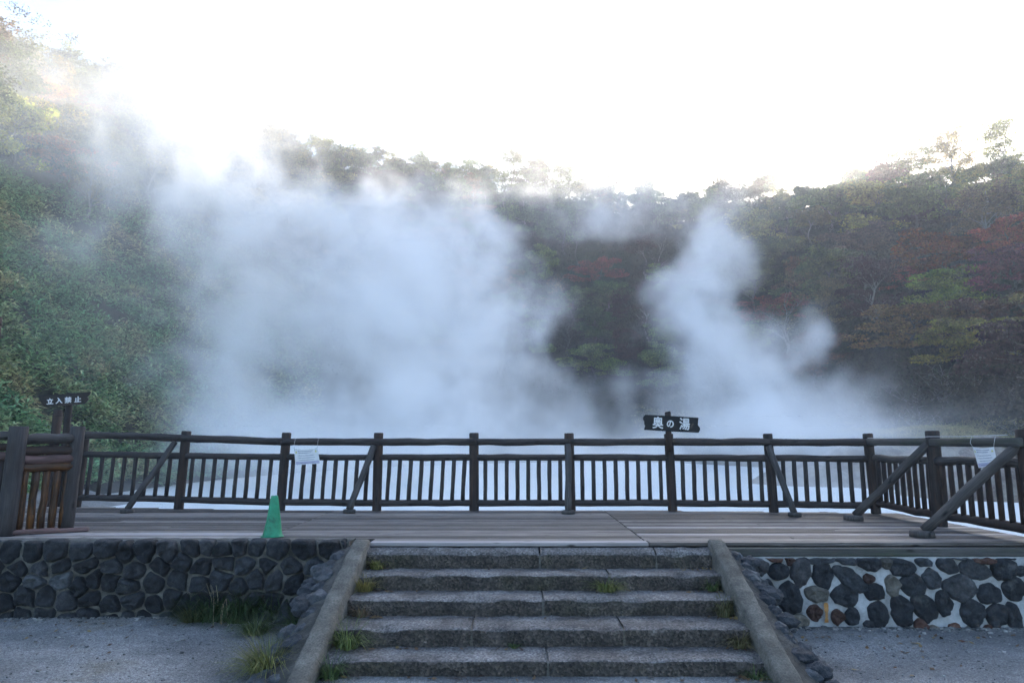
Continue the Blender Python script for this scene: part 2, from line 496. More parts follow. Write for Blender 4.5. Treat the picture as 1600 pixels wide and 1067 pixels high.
# ------------------------------------------------------------------ vegetation
def leaf_mat(name, base=None, patch=None, trans=0.35, var=0.5):
    """leaf colour = object colour (or base), varied leaf by leaf"""
    k = NT(name)
    rnd = k.geo().outputs['Random Per Island']
    if base is None:
        c = k.n('ShaderNodeObjectInfo').outputs['Color']
        O = k.tc().outputs['Object']
        c = k.mix(1.0, c, k.ramp(k.noise(O, .75, 3, .6), [(.32, (.50, .52, .55)), (.5, (1.05, 1.05, 1.0)), (.68, (1.75, 1.65, 1.35))]), 'MULTIPLY')
    else:
        P = k.geo().outputs['Position']
        c = k.ramp(k.noise(P, patch, 5, 0.65), base)
    br = k.ramp(rnd, [(0.0, (1 - var,) * 3), (1.0, (1 + var,) * 3)])
    c = k.mix(1.0, c, br, 'MULTIPLY')
    hs = k.n('ShaderNodeHueSaturation')
    k.l(c, hs.inputs['Color'])
    k.l(k.math('ADD', 0.475, k.math('MULTIPLY', k.math('FRACT', k.math('MULTIPLY', rnd, 17.3)), 0.05)), hs.inputs['Hue'])
    c = hs.outputs[0]
    df = k.n('ShaderNodeBsdfDiffuse'); tr = k.n('ShaderNodeBsdfTranslucent'); ms = k.n('ShaderNodeMixShader')
    k.l(c, df.inputs[0]); k.l(c, tr.inputs[0]); ms.inputs[0].default_value = trans
    k.l(df.outputs[0], ms.inputs[1]); k.l(tr.outputs[0], ms.inputs[2])
    gl = k.n('ShaderNodeBsdfGlossy'); gl.inputs['Roughness'].default_value = 0.5
    ms2 = k.n('ShaderNodeMixShader'); ms2.inputs[0].default_value = 0.04
    k.l(ms.outputs[0], ms2.inputs[1]); k.l(gl.outputs[0], ms2.inputs[2])
    k.l(ms2.outputs[0], k.out.inputs['Surface'])
    return k.mat
M_LEAF = leaf_mat('tree_leaves', var=0.55)
k = NT('tree_bark')
P = k.tc().outputs['Object']
k.col(k.mix(1.0, k.ramp(k.noise(k.mapping(P, (3, 3, .8)), 2.0, 6, 0.7), [(0.35, (.5, .5, .5)), (0.6, (1, 1, 1)), (0.75, (1.5, 1.5, 1.5))]),
            k.n('ShaderNodeObjectInfo').outputs['Color'], 'MULTIPLY')); k.rough(0.9)
M_BARK = k.mat

def quads(centers, length, width, rng, up=0.5, droop=None):
    """leaf faces: N centres -> 4N verts with random directions; up biases the normals upward"""
    n = len(centers)
    nrm = rng.normal(size=(n, 3)); nrm[:, 2] = np.abs(nrm[:, 2]) + up
    nrm /= np.linalg.norm(nrm, axis=1)[:, None]
    a = rng.normal(size=(n, 3)); a -= nrm * (a * nrm).sum(1)[:, None]
    a /= np.linalg.norm(a, axis=1)[:, None]
    b = np.cross(nrm, a)
    L = (length * rng.uniform(.6, 1.3, n))[:, None] * .5; W = (width * rng.uniform(.6, 1.3, n))[:, None] * .5
    v = np.stack([centers - a * L, centers - b * W + a * L * .15, centers + a * L, centers + b * W + a * L * .15], 1)
    return v.reshape(-1, 3), np.arange(4 * n).reshape(n, 4)

def tree_meshes(kind, seed):
    """trunk with limbs, and a crown of small leaf faces, for a tree about 8 m tall"""
    rnd = random.Random(seed); rng = np.random.default_rng(seed)
    H = 8.0
    mb = MB()
    lean = Vector((rnd.uniform(-.12, .12), rnd.uniform(-.12, .12), 1))
    tp = [Vector((0, 0, -1.0))]
    top = {'round': .72, 'layered': .62, 'airy': .85, 'tall': .92, 'bare': .9}[kind] * H
    nseg = 8
    for i in range(nseg + 1):
        z = top * i / nseg
        tp.append(Vector((lean.x * z + .18 * math.sin(i * 1.3 + seed), lean.y * z + .18 * math.cos(i * 1.7 + seed), z)))
    r0 = .16 if kind != 'bare' else .12
    mb.tube(tp, [r0 * 1.2] + [r0 * (1 - .8 * i / nseg) for i in range(nseg + 1)], 6, wob=.1, seed=seed)
    clumps = []
    nl = {'round': 12, 'layered': 11, 'airy': 15, 'tall': 14, 'bare': 14}[kind]
    for j in range(nl):
        f = rnd.uniform(.16, .98) if kind != 'layered' else .20 + .78 * (j / nl)
        i = min(int(f * nseg), nseg - 1)
        st = tp[1 + i].lerp(tp[2 + i], f * nseg - i)
        an = j * 2.4 + rnd.uniform(-.4, .4)
        reach = {'round': 2.7, 'layered': 3.7, 'airy': 2.6, 'tall': 1.8, 'bare': 2.6}[kind] * rnd.uniform(.75, 1.15)
        reach *= (1.05 - .55 * f) if kind != 'layered' else (1.12 - .6 * f)
        rise = {'round': 1.3, 'layered': .7, 'airy': 1.9, 'tall': 1.0, 'bare': 2.0}[kind] * rnd.uniform(.6, 1.3)
        d = Vector((math.cos(an), math.sin(an), 0))
        pts = [st]
        for s in (0.33, 0.66, 1.0):
            pts.append(st + d * reach * s + Vector((rnd.uniform(-.2, .2), rnd.uniform(-.2, .2), rise * s ** .8 + rnd.uniform(-.15, .15))))
        br = r0 * .5 * (1 - .6 * f)
        mb.tube(pts, [br, br * .75, br * .5, br * .2], 4, caps=False, wob=.1, seed=j)
        for s in range(3 if kind != 'bare' else 6):
            q = pts[1 + s % 3] if s < 2 else pts[3]
            e = q + Vector((rnd.gauss(0, .7), rnd.gauss(0, .7), rnd.uniform(.1, .9)))
            mb.tube([q, q.lerp(e, .5) + Vector((0, 0, .1)), e], [br * .4, br * .25, br * .1], 3, caps=False, seed=s)
            if kind != 'bare' or rnd.random() < .25: clumps.append((e, rnd.uniform(.55, 1.0)))
        if kind != 'bare':
            clumps.append((pts[3], rnd.uniform(.7, 1.15)))
            clumps.append((pts[2] + Vector((0, 0, .2)), rnd.uniform(.5, .9)))
    if kind != 'bare':
        for j in range(3):
            clumps.append((tp[-1] + Vector((rnd.gauss(0, .6), rnd.gauss(0, .6), rnd.uniform(-.3, .5))), rnd.uniform(.6, 1.0)))
    per = {'round': 190, 'layered': 210, 'airy': 150, 'tall': 160, 'bare': 28}[kind]
    C = []
    for (c, r) in clumps:
        r *= 1.22 if kind != 'airy' else .88
        n = int(per * r * rnd.uniform(.7, 1.3))
        u = rng.normal(size=(n, 3)); u /= np.linalg.norm(u, axis=1)[:, None]
        rad = r * rng.uniform(.25, 1.0, n) ** .6
        flat = .33 if kind == 'layered' else .55
        C.append(np.array(c) + u * rad[:, None] * np.array([1.15, 1.15, flat]))
    C = np.concatenate(C)
    ls = .27 if kind != 'airy' else .20
    v, f = quads(C, ls, ls * .62, rng, .7 if kind == 'layered' else .35)
    name = 'crown'
    return mb.mesh('trunk', M_BARK), np_mesh(name, v, f, M_LEAF)
VARS = {kd: [tree_meshes(kd, 11 * i + len(kd) * 7) for i in range(n)] for kd, n in (('round', 4), ('layered', 4), ('airy', 4), ('tall', 3), ('bare', 3))}

TREE_RND = random.Random(5)
def tree(name, kd, base, h, color, label, group=None, bark=(.16, .15, .135), wide=1.0, cat='tree'):
    t, c = TREE_RND.choice(VARS[kd])
    s = h / 8.0
    o = empty(name, base, TREE_RND.uniform(0, 6.28), label, cat, group)
    o.scale = (s * wide, s * wide, s)
    a = link_mesh('trunk', t, o); a.color = tuple(bark) + (1,)
    b = link_mesh('crown', c, o); b.color = tuple(color) + (1,)
    return o
def slope_at(u, v):
    """the place on the hillside that a photo pixel looks at"""
    d = ray(u, v); az = math.degrees(math.atan2(d.x, d.y)); el = d.z / math.hypot(d.x, d.y)
    last = None
    for i in range(0, 101):
        t = i / 100
        p = terrain_point(az, t)
        if (p.z - CZ) / math.hypot(p.x, p.y) >= el: return az, t, p
        last = (az, t, p)
    return last
GREEN = (0.158, 0.222, 0.067); DKGREEN = (0.094, 0.153, 0.061); OLIVE = (0.294, 0.283, 0.074); BROWN = (0.260, 0.159, 0.077)
MAROON = (.060, .022, .024); ORANGE = (.20, .066, .022); YELLOW = (.26, .19, .035); LIME = (.19, .24, .045); RUST = (.115, .052, .028); GREYB = (.06, .055, .045)
SPECIAL = [
 # u, v of the foot, height, kind, colour, width, label
 (1472, 440, 8.0, 'layered', ORANGE, 1.35, 'orange maple spreading wide above the lime green tree on the right slope'),
 (1492, 512, 8.6, 'layered', LIME, 1.05, 'bright lime green tree below the orange maple on the right slope'),
 (1430, 572, 8.8, 'layered', (0.242, 0.152, 0.065), 1.25, 'broad olive brown tree left of and below the lime green tree'),
 (1525, 585, 7.2, 'layered', (0.282, 0.242, 0.061), 1.3, 'low olive yellow spreading tree below the lime green tree'),
 (1583, 420, 7.5, 'layered', (0.368, 0.105, 0.075), 1.1, 'dull red maple at the right edge above the purple maple'),
 (1585, 480, 8.2, 'layered', (0.198, 0.058, 0.088), 1.1, 'dark purple red maple at the right edge of the slope'),
 (1562, 545, 7.2, 'layered', RUST, 1.2, 'rust brown tree right of the olive brown one near the frame edge'),
 (1420, 462, 5.2, 'layered', (0.339, 0.079, 0.070), 1.1, 'small crimson tree just left of the lime green tree'),
 (1360, 420, 7.6, 'layered', (0.164, 0.121, 0.094), 1.4, 'grey brown umbrella shaped tree midway up the right slope'),
 (1225, 520, 6.8, 'layered', (0.242, 0.074, 0.065), 1.4, 'dull maroon tree on the right slope behind the steam puff'),
 (1262, 470, 6.4, 'round', (0.170, 0.095, 0.056), 1.2, 'brown tree above the maroon one beside the right steam plume'),
 (940, 455, 7.6, 'layered', (0.282, 0.064, 0.061), 1.2, 'dark red tree in the gap between the two steam plumes'),
 (930, 545, 7.5, 'round', (0.074, 0.131, 0.056), 1.3, 'dark green bushy tree in the gap between the two steam plumes'),
 (800, 305, 10.0, 'airy', (0.101, 0.137, 0.065), 1.1, 'tall dark open crowned tree standing proud on the middle of the ridge'),
 (1575, 300, 9.8, 'airy', (0.255, 0.277, 0.065), 1.0, 'tallest yellow green tree on the ridge at the right edge'),
 (1495, 300, 9.2, 'airy', (0.339, 0.251, 0.065), 1.15, 'tall gold tinged tree on the ridge left of the tallest one'),
 (1420, 320, 8.6, 'airy', (0.156, 0.146, 0.061), 1.2, 'tall open tree with a twisted pale trunk on the right ridge'),
 (1395, 335, 8.0, 'round', (0.170, 0.064, 0.070), 1.1, 'purplish tree on the right ridge below the twisted open tree'),
 (72, 190, 8.0, 'round', YELLOW, .9, 'bright yellow tree high on the misty left slope'),
 (70, 262, 7.0, 'round', (0.500, 0.395, 0.083), 1.1, 'golden tree on the left slope below the bright yellow one'),
 (20, 275, 8.0, 'round', (0.500, 0.500, 0.094), 1.1, 'yellow green tree at the left frame edge on the sunlit slope'),
 (52, 195, 7.5, 'layered', (0.500, 0.264, 0.094), 1.1, 'pale orange tree on the left slope beside the yellow one'),
 (130, 225, 7.0, 'layered', ORANGE, 1.1, 'faded orange tree in the mist on the left slope'),
 (195, 165, 7.5, 'round', (0.500, 0.316, 0.094), 1.0, 'pale amber tree almost lost in the mist on the left slope'),
 (90, 290, 6.5, 'layered', (0.500, 0.196, 0.094), 1.3, 'rusty orange low tree on the left slope above the bamboo grass'),
]
taken = []
for (u, v, h, kd, colr, wd, lab) in SPECIAL:
    az, t, p = slope_at(u, v)
    tree('maple_tree' if 'maple' in lab else 'broadleaf_tree', kd, p - Vector((0, 0, .15)), h, colr, lab, wide=wd,
         bark=(.30, .28, .25) if kd == 'airy' else (.16, .15, .135))
    taken.append((p, h * .30 * wd))
ZN = {
 'ridge_left':  ('misty grey green tree along the ridge on the left', 'trees along the left ridge'),
 'ridge_mid':   ('dark tree in the misty row along the middle of the ridge', 'trees along the middle ridge'),
 'ridge_right': ('backlit green tree in the row along the right ridge', 'trees along the right ridge'),
 'left':        ('pale autumn tree in the mist on the upper left slope', 'trees on the left slope'),
 'mid':         ('dark tree on the far slope behind the steam', 'trees on the far slope'),
 'right':       ('shaded dark tree in the wood on the right slope', 'trees on the right slope'),
}
def ok_place(p, rad):
    for (q, rq) in taken:
        if (p.x - q.x) ** 2 + (p.y - q.y) ** 2 < (rad + rq) ** 2: return False
    return True
rt = random.Random(77)
n_tree = 0
# the row along the crest
az = -43.0
while az < 43:
    r1 = float(np.interp(az, AZ_T, R1_T))
    az += math.degrees(rt.uniform(1.5, 3.0) / r1)
    t = rt.uniform(.96, 1.05)
    p = terrain_point(az, t)
    if not ok_place(p, .6): continue
    zn = 'ridge_left' if az < -14 else ('ridge_mid' if az < 15 else 'ridge_right')
    h = rt.uniform(5.0, 8.2)
    kd = rt.choice(['airy', 'airy', 'airy', 'tall', 'round']) if zn != 'ridge_left' else rt.choice(['airy', 'bare', 'airy', 'bare'])
    cl = rt.choice([GREEN, DKGREEN, OLIVE, GREEN, (.085, .075, .03)]) if zn != 'ridge_left' else rt.choice([GREYB, OLIVE, (.12, .10, .05)])
    tree('ridge_tree', kd, p - Vector((0, 0, .3)), h, cl, ZN[zn][0], ZN[zn][1], bark=(.22, .20, .18), wide=rt.uniform(.9, 1.3))
    n_tree += 1
# the wood below it
tries = 0
while n_tree < 285 and tries < 6000:
    tries += 1
    az = rt.uniform(-42, 42)
    zn = 'left' if az < -15 else ('mid' if az < 14 else 'right')
    t = rt.uniform({'left': .50, 'mid': .30, 'right': .34}[zn], .96)
    p = terrain_point(az, t)
    rad = rt.uniform(1.9, 2.6)
    kk = .92 if zn == 'right' else .5
    if not ok_place(p, rad * kk): continue
    taken.append((p, rad * kk))
    if zn == 'right':
        cl = rt.choice([DKGREEN, GREEN, BROWN, (.16, .115, .06), GREYB, MAROON, (.16, .14, .07), (.12, .145, .06), RUST, (.19, .165, .06), OLIVE])
        kd = rt.choice(['layered', 'round', 'round', 'airy', 'bare'])
        if t > .8: cl = rt.choice([DKGREEN, GREEN, OLIVE, GREEN, (.11, .15, .05), (.16, .15, .05)]); kd = rt.choice(['round', 'airy', 'layered'])
    elif zn == 'mid':
        cl = rt.choice([DKGREEN, GREEN, BROWN, GREYB, MAROON]); kd = rt.choice(['layered', 'round', 'airy', 'bare'])
    else:
        cl = rt.choice([OLIVE, YELLOW, (.24, .20, .07), (.20, .21, .07), (.22, .15, .07), GREYB, (.17, .19, .06), (.26, .22, .07)]); kd = rt.choice(['round', 'airy', 'bare', 'layered', 'bare'])
    tree('woodland_tree', kd, p - Vector((0, 0, .2)), rt.uniform(6.5, 9.5) * (1.08 if zn == 'right' else 1.0), cl, ZN[zn][0], ZN[zn][1], wide=rt.uniform(.95, 1.35),
         bark=(.33, .31, .28) if (zn == 'left' or rt.random() < .3) else (.15, .14, .13))
    n_tree += 1

# low bushy trees filling the crest
az = -42.0
while az < 43:
    r1 = float(np.interp(az, AZ_T, R1_T)); az += math.degrees((rt.uniform(1.3, 2.2) if az > 12 else rt.uniform(2.0, 3.4)) / r1)
    p = terrain_point(az, rt.uniform(.95, 1.04))
    zn = 'ridge_left' if az < -14 else ('ridge_mid' if az < 15 else 'ridge_right')
    tree('crest_tree', rt.choice(['airy', 'round']), p - Vector((0, 0, 1.2)), rt.uniform(4.6, 6.6), rt.choice([GREEN, DKGREEN, OLIVE, GREEN]), 'low ' + ZN[zn][0], 'low ' + ZN[zn][1], wide=1.3)
# undergrowth between the trees: nobody could count it
def scatter(n, az0, az1, t0, t1, seed, power=1.0):
    rng = np.random.default_rng(seed)
    az = rng.uniform(az0, az1, n); t = t0 + (t1 - t0) * rng.uniform(0, 1, n) ** power
    return np.array([terrain_point(float(a), float(b)) for a, b in zip(az, t)]), rng
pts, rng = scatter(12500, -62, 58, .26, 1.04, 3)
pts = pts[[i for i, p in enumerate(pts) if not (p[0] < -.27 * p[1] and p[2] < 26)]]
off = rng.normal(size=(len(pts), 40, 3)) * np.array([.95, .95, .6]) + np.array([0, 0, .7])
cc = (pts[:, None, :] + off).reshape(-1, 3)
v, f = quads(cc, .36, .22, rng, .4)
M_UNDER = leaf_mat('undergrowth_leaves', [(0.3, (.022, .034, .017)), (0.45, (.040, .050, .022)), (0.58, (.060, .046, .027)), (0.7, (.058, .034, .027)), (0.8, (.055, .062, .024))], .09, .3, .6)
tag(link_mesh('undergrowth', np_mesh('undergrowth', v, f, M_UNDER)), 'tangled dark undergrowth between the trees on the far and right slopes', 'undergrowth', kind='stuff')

# bamboo grass on the left slope
def blades(base, length, width, rng, droop=.6):
    """arched leaves: 2 quads each"""
    n = len(base)
    an = rng.uniform(0, 2 * math.pi, n); d = np.stack([np.cos(an), np.sin(an), np.zeros(n)], 1)
    L = (length * rng.uniform(.6, 1.35, n))[:, None]; W = (width * rng.uniform(.7, 1.3, n))[:, None] * .5
    el = rng.uniform(-.1, .9, n)[:, None]
    m = base + d * L * .5 + np.array([0, 0, 1]) * L * .5 * el
    e = m + d * L * .45 + np.array([0, 0, 1]) * L * (.3 * el - droop * rng.uniform(.3, 1.0, n)[:, None] * .6)
    side = np.stack([-np.sin(an), np.cos(an), rng.uniform(-.5, .5, n)], 1) * W
    v = np.stack([base - side * .3, base + side * .3, m + side, m - side, e + side * .08, e - side * .08], 1)
    i = np.arange(n)[:, None] * 6
    f = np.concatenate([i + np.array([[0, 1, 2, 3]]), i + np.array([[3, 2, 4, 5]])], 1).reshape(-1, 4)
    return v.reshape(-1, 3), f
P1, rng = scatter(18000, -62, -16, .005, .58, 8, 1.5)
P1 = P1[[i for i, p in enumerate(P1) if noise.noise(Vector((p[0] * .33, p[1] * .33, p[2] * .33))) > -.34]]
VV, FF, nv = [], [], 0
for kx in range(14):
    o = rng.normal(size=P1.shape) * np.array([.42, .42, 0]); o[:, 2] = rng.uniform(.1, 1.05, len(P1))
    clump = np.array([.5 * noise.noise(Vector((p[0] * .5, p[1] * .5, p[2] * .5))) for p in P1])
    o[:, 2] += clump * 1.6
    v, f = blades(P1 + o, .52, .12, rng)
    VV.append(v); FF.append(f + nv); nv += len(v)
M_SASA = leaf_mat('bamboo_grass_leaves', [(0.30, (.080, .20, .095)), (0.44, (.175, .34, .155)), (0.54, (.29, .38, .18)), (0.64, (.46, .42, .21)), (0.78, (.32, .26, .14))], .22, .3, .75)
tag(link_mesh('bamboo_grass', np_mesh('bamboo_grass', np.concatenate(VV), np.concatenate(FF), M_SASA)), 'dense green bamboo grass covering the left bank', 'bamboo grass', kind='stuff')

# dry grass on the right bank and shrubs above it
P2, rng = scatter(13000, 10, 46, .03, .27, 9)
VV, FF, nv = [], [], 0
for kx in range(7):
    o = rng.normal(size=P2.shape) * np.array([.3, .3, 0]); o[:, 2] = rng.uniform(0, .12, len(P2))
    v, f = blades(P2 + o, .5, .035, rng, .5)
    VV.append(v); FF.append(f + nv); nv += len(v)
M_DRY = leaf_mat('dry_grass_blades', [(0.35, (.22, .23, .08)), (0.5, (.40, .36, .15)), (0.65, (.52, .44, .20)), (0.75, (.24, .18, .10))], .14, .3, .45)
tag(link_mesh('dry_grass', np_mesh('dry_grass', np.concatenate(VV), np.concatenate(FF), M_DRY)), 'dry yellowish grass on the right bank of the pond', 'grass', kind='stuff')
rs = random.Random(21)
def shrub_meshes(seed):
    rnd = random.Random(seed); rng = np.random.default_rng(seed)
    mb = MB(); tips = []
    for s in range(9):
        an = rnd.uniform(0, 6.28); ln = rnd.uniform(1.2, 2.3)
        p = Vector((rnd.uniform(-.2, .2), rnd.uniform(-.2, .2), -.2)); pts = [p]
        d = Vector((math.cos(an) * .6, math.sin(an) * .6, 1)).normalized()
        for q in range(4):
            d = (d + Vector((rnd.gauss(0, .25), rnd.gauss(0, .25), rnd.gauss(0, .15)))).normalized()
            p = p + d * ln / 4; pts.append(p)
            e = p + Vector((rnd.gauss(0, .4), rnd.gauss(0, .4), rnd.uniform(.1, .5)))
            mb.tube([p, p.lerp(e, .5) + Vector((0, 0, .06)), e], [.014, .010, .005], 3, caps=False, seed=q)
            tips.append(e)
        mb.tube(pts, [.03, .025, .02, .014, .007], 4, caps=False, wob=.1, seed=s)
    C = np.concatenate([np.array(e) + rng.normal(size=(9, 3)) * .2 for e in tips])
    v, f = quads(C, .2, .12, rng, .4)
    return mb.mesh('stems', M_BARK), np_mesh('foliage', v, f, M_LEAF)
SV = [shrub_meshes(i) for i in range(4)]
for i in range(46):
    az = rs.uniform(11, 43); t = rs.uniform(.22, .36)
    p = terrain_point(az, t)
    st, fo = rs.choice(SV)
    o = empty('twiggy_shrub', p, rs.uniform(0, 6.28), 'grey twiggy shrub with sparse leaves in the thicket at the foot of the right slope', 'shrub', 'shrubs at the foot of the right slope')
    sc = rs.uniform(.8, 1.5); o.scale = (sc * 1.15, sc * 1.15, sc)
    a = link_mesh('stems', st, o); a.color = rs.choice([(.26, .25, .25, 1), (.20, .18, .17, 1), (.34, .33, .32, 1)])
    b = link_mesh('foliage', fo, o); b.color = rs.choice([(.04, .06, .035, 1), (.05, .065, .04, 1), (.06, .05, .03, 1), (.07, .04, .035, 1)])
# ------------------------------------------------------------------ ground
k = NT('gravel_ground')
P = k.geo().outputs['Position']
vor = k.n('ShaderNodeTexVoronoi'); vor.inputs['Scale'].default_value = 70; k.l(P, vor.inputs['Vector'])
vor2 = k.n('ShaderNodeTexVoronoi'); vor2.inputs['Scale'].default_value = 150; k.l(P, vor2.inputs['Vector'])
base = k.ramp(k.noise(P, 0.9, 6, 0.65), [(0.3, (.085, .086, .085)), (0.45, (.135, .137, .135)), (0.58, (.20, .20, .195)), (0.68, (.155, .145, .125)), (0.8, (.10, .085, .065))])
spk = k.ramp(vor.outputs['Color'], [(0.05, (.62, .62, .62)), (0.5, (1, 1, 1)), (0.9, (1.4, 1.4, 1.4))])
spk2 = k.ramp(vor2.outputs['Color'], [(0.1, (.55, .55, .55)), (0.9, (1.5, 1.5, 1.5))])
k.col(k.mix(1.0, k.mix(1.0, base, spk, 'MULTIPLY'), spk2, 'MULTIPLY')); k.rough(0.9)
k.bump(k.math('ADD', vor.outputs['Distance'], k.noise(P, 14, 5, .7)), 0.6, 0.012)
M_GRAVEL = k.mat
def ground_z(x, y):
    if -1.6 < x < 2.27 and 5.5 < y < 6.4: return -.822
    near = -0.87 + 0.09 * max(0, min(1, (-1.5 - x) / 2.0)) + 0.015 * noise.noise(Vector((x * .7, y * .7, 2)))
    if y < 8.25: return near
    far = -2.2 if x < 8.5 else -1.0 - min(1.2, (y - 8.25) * .12)
    if x < -14: far = -2.2 + 1.8 * min(1, (-14 - x) / 6)
    s = min(1, (y - 8.25) / 2.5)
    return near + (far - near) * s * s * (3 - 2 * s)
gx = np.concatenate([np.linspace(-60, -14, 12), np.linspace(-13, 13, 105), np.linspace(14, 60, 12)])
gy = np.concatenate([np.linspace(-40, 3, 10), np.linspace(3.5, 8.0, 30), np.linspace(8.25, 14, 24), np.linspace(15, 30, 8)])
V = np.array([(x, y, ground_z(x, y)) for x in gx for y in gy])
nx, ny = len(gx), len(gy)
ii, jj = np.meshgrid(np.arange(nx - 1), np.arange(ny - 1), indexing='ij')
q = np.stack([ii * ny + jj, (ii + 1) * ny + jj, (ii + 1) * ny + jj + 1, ii * ny + jj + 1], -1).reshape(-1, 4)
tag(link_mesh('ground', np_mesh('ground', V, q, M_GRAVEL, smooth=True)), kind='structure')
# loose stones on the gravel
rng = np.random.default_rng(4)
n = 2600
px = np.concatenate([rng.uniform(-7, -1.9, n // 2), rng.uniform(2.5, 7, n // 2)]); py = rng.uniform(4.4, 8.0, n)
cube = np.array([(sx, sy, sz) for sx in (-1, 1) for sy in (-1, 1) for sz in (-1, 1)], float)
sc = rng.uniform(.003, .010, n) * (1 + 1.2 * (rng.random(n) > .96))
foot = rng.random(n) < .3
py[foot] = np.where(px[foot] < 0, 7.74, 7.66) - rng.exponential(.05, foot.sum()); sc[foot] *= rng.uniform(1.0, 2.6, foot.sum())
vv = cube[None] * sc[:, None, None] * rng.uniform(.5, 1.2, (n, 8, 3)) * np.array([1, 1, .6])
an = rng.uniform(0, 6.28, n); cs, sn = np.cos(an)[:, None], np.sin(an)[:, None]
vx = vv[..., 0] * cs - vv[..., 1] * sn; vy = vv[..., 0] * sn + vv[..., 1] * cs
gz = np.array([ground_z(a, b_) for a, b_ in zip(px, py)])
vv = np.stack([vx + px[:, None], vy + py[:, None], vv[..., 2] + gz[:, None] + .003], -1).reshape(-1, 3)
fc = np.array([(0, 1, 3, 2), (4, 6, 7, 5), (0, 4, 5, 1), (2, 3, 7, 6), (0, 2, 6, 4), (1, 5, 7, 3)])
ff = (np.arange(n)[:, None, None] * 8 + fc[None]).reshape(-1, 4)
k = NT('loose_stones'); k.col(k.ramp(k.geo().outputs['Random Per Island'], [(0, (.06, .06, .06)), (.6, (.17, .17, .165)), (1, (.36, .35, .33))])); k.rough(.9)
tag(link_mesh('loose_gravel', np_mesh('loose_gravel', vv, ff, k.mat)), 'small loose stones scattered on the grey gravel', 'gravel', kind='stuff')

# ------------------------------------------------------------------ wood materials
W_FENCE = wood('fence_timber', (0.0099, 0.0081, 0.0081), (0.0322, 0.0260, 0.0248), (0.0713, 0.0608, 0.0589), 0.75, island=.5)
W_POST = wood('post_timber', (0.0078, 0.0060, 0.0060), (0.0240, 0.0180, 0.0168), (0.0540, 0.0420, 0.0390), 0.75, stain=(.050, .026, .017), island=.3)
W_BRACE = wood('brace_timber', (0.0165, 0.0150, 0.0150), (0.0525, 0.0473, 0.0457), (0.1275, 0.1162, 0.1125), 0.75, island=.4)
W_DECK = wood('deck_timber', (.017, .014, .012), (.085, .073, .066), (.225, .200, .185), 0.62, island=1.7, bump=.7)
W_PALE = wood('pale_deck_timber', (.13, .115, .11), (.29, .265, .26), (.40, .37, .36), 0.6, island=.4, bump=.5)
W_GREY = wood('grey_post_timber', (0.0140, 0.0126, 0.0126), (0.0434, 0.0392, 0.0406), (0.0910, 0.0840, 0.0840), 0.8, stain=(.035, .028, .026), island=.3)
W_ORANGE = wood('wet_orange_timber', (.014, .008, .006), (.055, .026, .012), (.26, .105, .025), 0.5, stain=(.016, .012, .010), island=.9)
W_RED = wood('reddish_timber', (.05, .028, .026), (.15, .085, .078), (.22, .15, .14), 0.6, stain=(.05, .03, .03))
W_BEAM = wood('beam_timber', (0.0263, 0.0240, 0.0225), (0.0638, 0.0600, 0.0570), (0.1125, 0.1087, 0.1050), 0.8, stain=(.05, .06, .04))
W_SIGN = wood('sign_board_timber', (.003, .003, .0035), (.006, .006, .007), (.013, .012, .013), 0.6)
W_SIGNR = wood('reddish_sign_timber', (.004, .003, .003), (.009, .006, .005), (.030, .012, .008), 0.6)

# ------------------------------------------------------------------ deck
fence_xy = [(-7.48, 11.98), (-5.56, 11.64), (-3.79, 11.42), (-2.19, 11.32), (-.61, 11.32), (.96, 11.32), (2.6, 11.30), (4.17, 11.12), (5.69, 10.92)]
FX = [p[0] for p in fence_xy]; FY = [p[1] for p in fence_xy]
def fence_y(x): return float(np.interp(x, FX, FY)) + .14
deck = empty('wooden_deck', (0, 9.5, 0), label='weathered grey plank deck above the hot pond with a few paler boards', cat='deck')
dk = lambda p: (p[0], p[1] - 9.5, p[2])
rd = random.Random(9)
DZ = 0.0
planks = MB(); pale = MB()
FRONT = 7.80
y = FRONT
row = 0
PW = .145
while y < 12.2:
    w = PW if row else .17
    yc = y + w / 2
    segs = []
    # section edges: left end, seams, right end
    cuts = [-8.5, -2.9 + .02 * rd.random(), 1.5, 6.05]
    if row == 0: cuts = [-8.5, -2.75, 1.52, 6.05]
    if row in (3, 6, 9, 14, 19): cuts.insert(1, rd.uniform(-6.5, -4)); 
    if row in (2, 7, 11, 16): cuts.insert(-1, rd.uniform(3, 4.6))
    for a, b_ in zip(cuts[:-1], cuts[1:]):
        a += .006; b_ -= .006
        if yc < 8.08 and b_ < -1.4: continue
        if yc < 8.08 and a < -1.62: a = -1.58
        # trim at the fence line
        if yc > 10.8:
            xs = np.linspace(a, b_, 200)
            okx = [x for x in xs if fence_y(x) > yc + w / 2 - .03]
            if not okx: continue
            a, b_ = min(okx), max(okx)
            if b_ - a < .2: continue
        light = (row in (0,) and a < 1.4) or (row == 2 and a < -3) or (row == 4 and a < -3 and b_ < -2) or (row == 5 and a < -3 and rd.random() < .7) or (row in (4, 9) and a > 1.4)
        if a > 1.4 and row == 0: light = False
        (pale if light else planks).box((((a + b_) / 2), yc - 9.5, DZ - .02 - rd.uniform(0, .004)), (b_ - a, w - rd.uniform(.014, .028), .04), rz=rd.uniform(-.0006, .0006), bev=.005, seed=row * 7 + int(a * 3))
    y += w; row += 1
planks.build('planking', W_DECK, deck, smooth=False)
tag(pale.build('pale_planks', W_PALE, deck, smooth=False), 'paler boards of the deck')
b = MB()
b.box((4.22, 7.74 - 9.5, -.088), (3.80, .10, .084), bev=.008, seed=3)
tag(b.build('edge_beam', W_BEAM, deck, smooth=False))
b = MB(); b.box((-1.2, 8.17 - 9.5, -.52), (14.4, .10, .93), seed=77)  # dark board added to block the light gap under the deck front
b.build('added_gap_board', W_FENCE, deck, smooth=False)
b = MB()
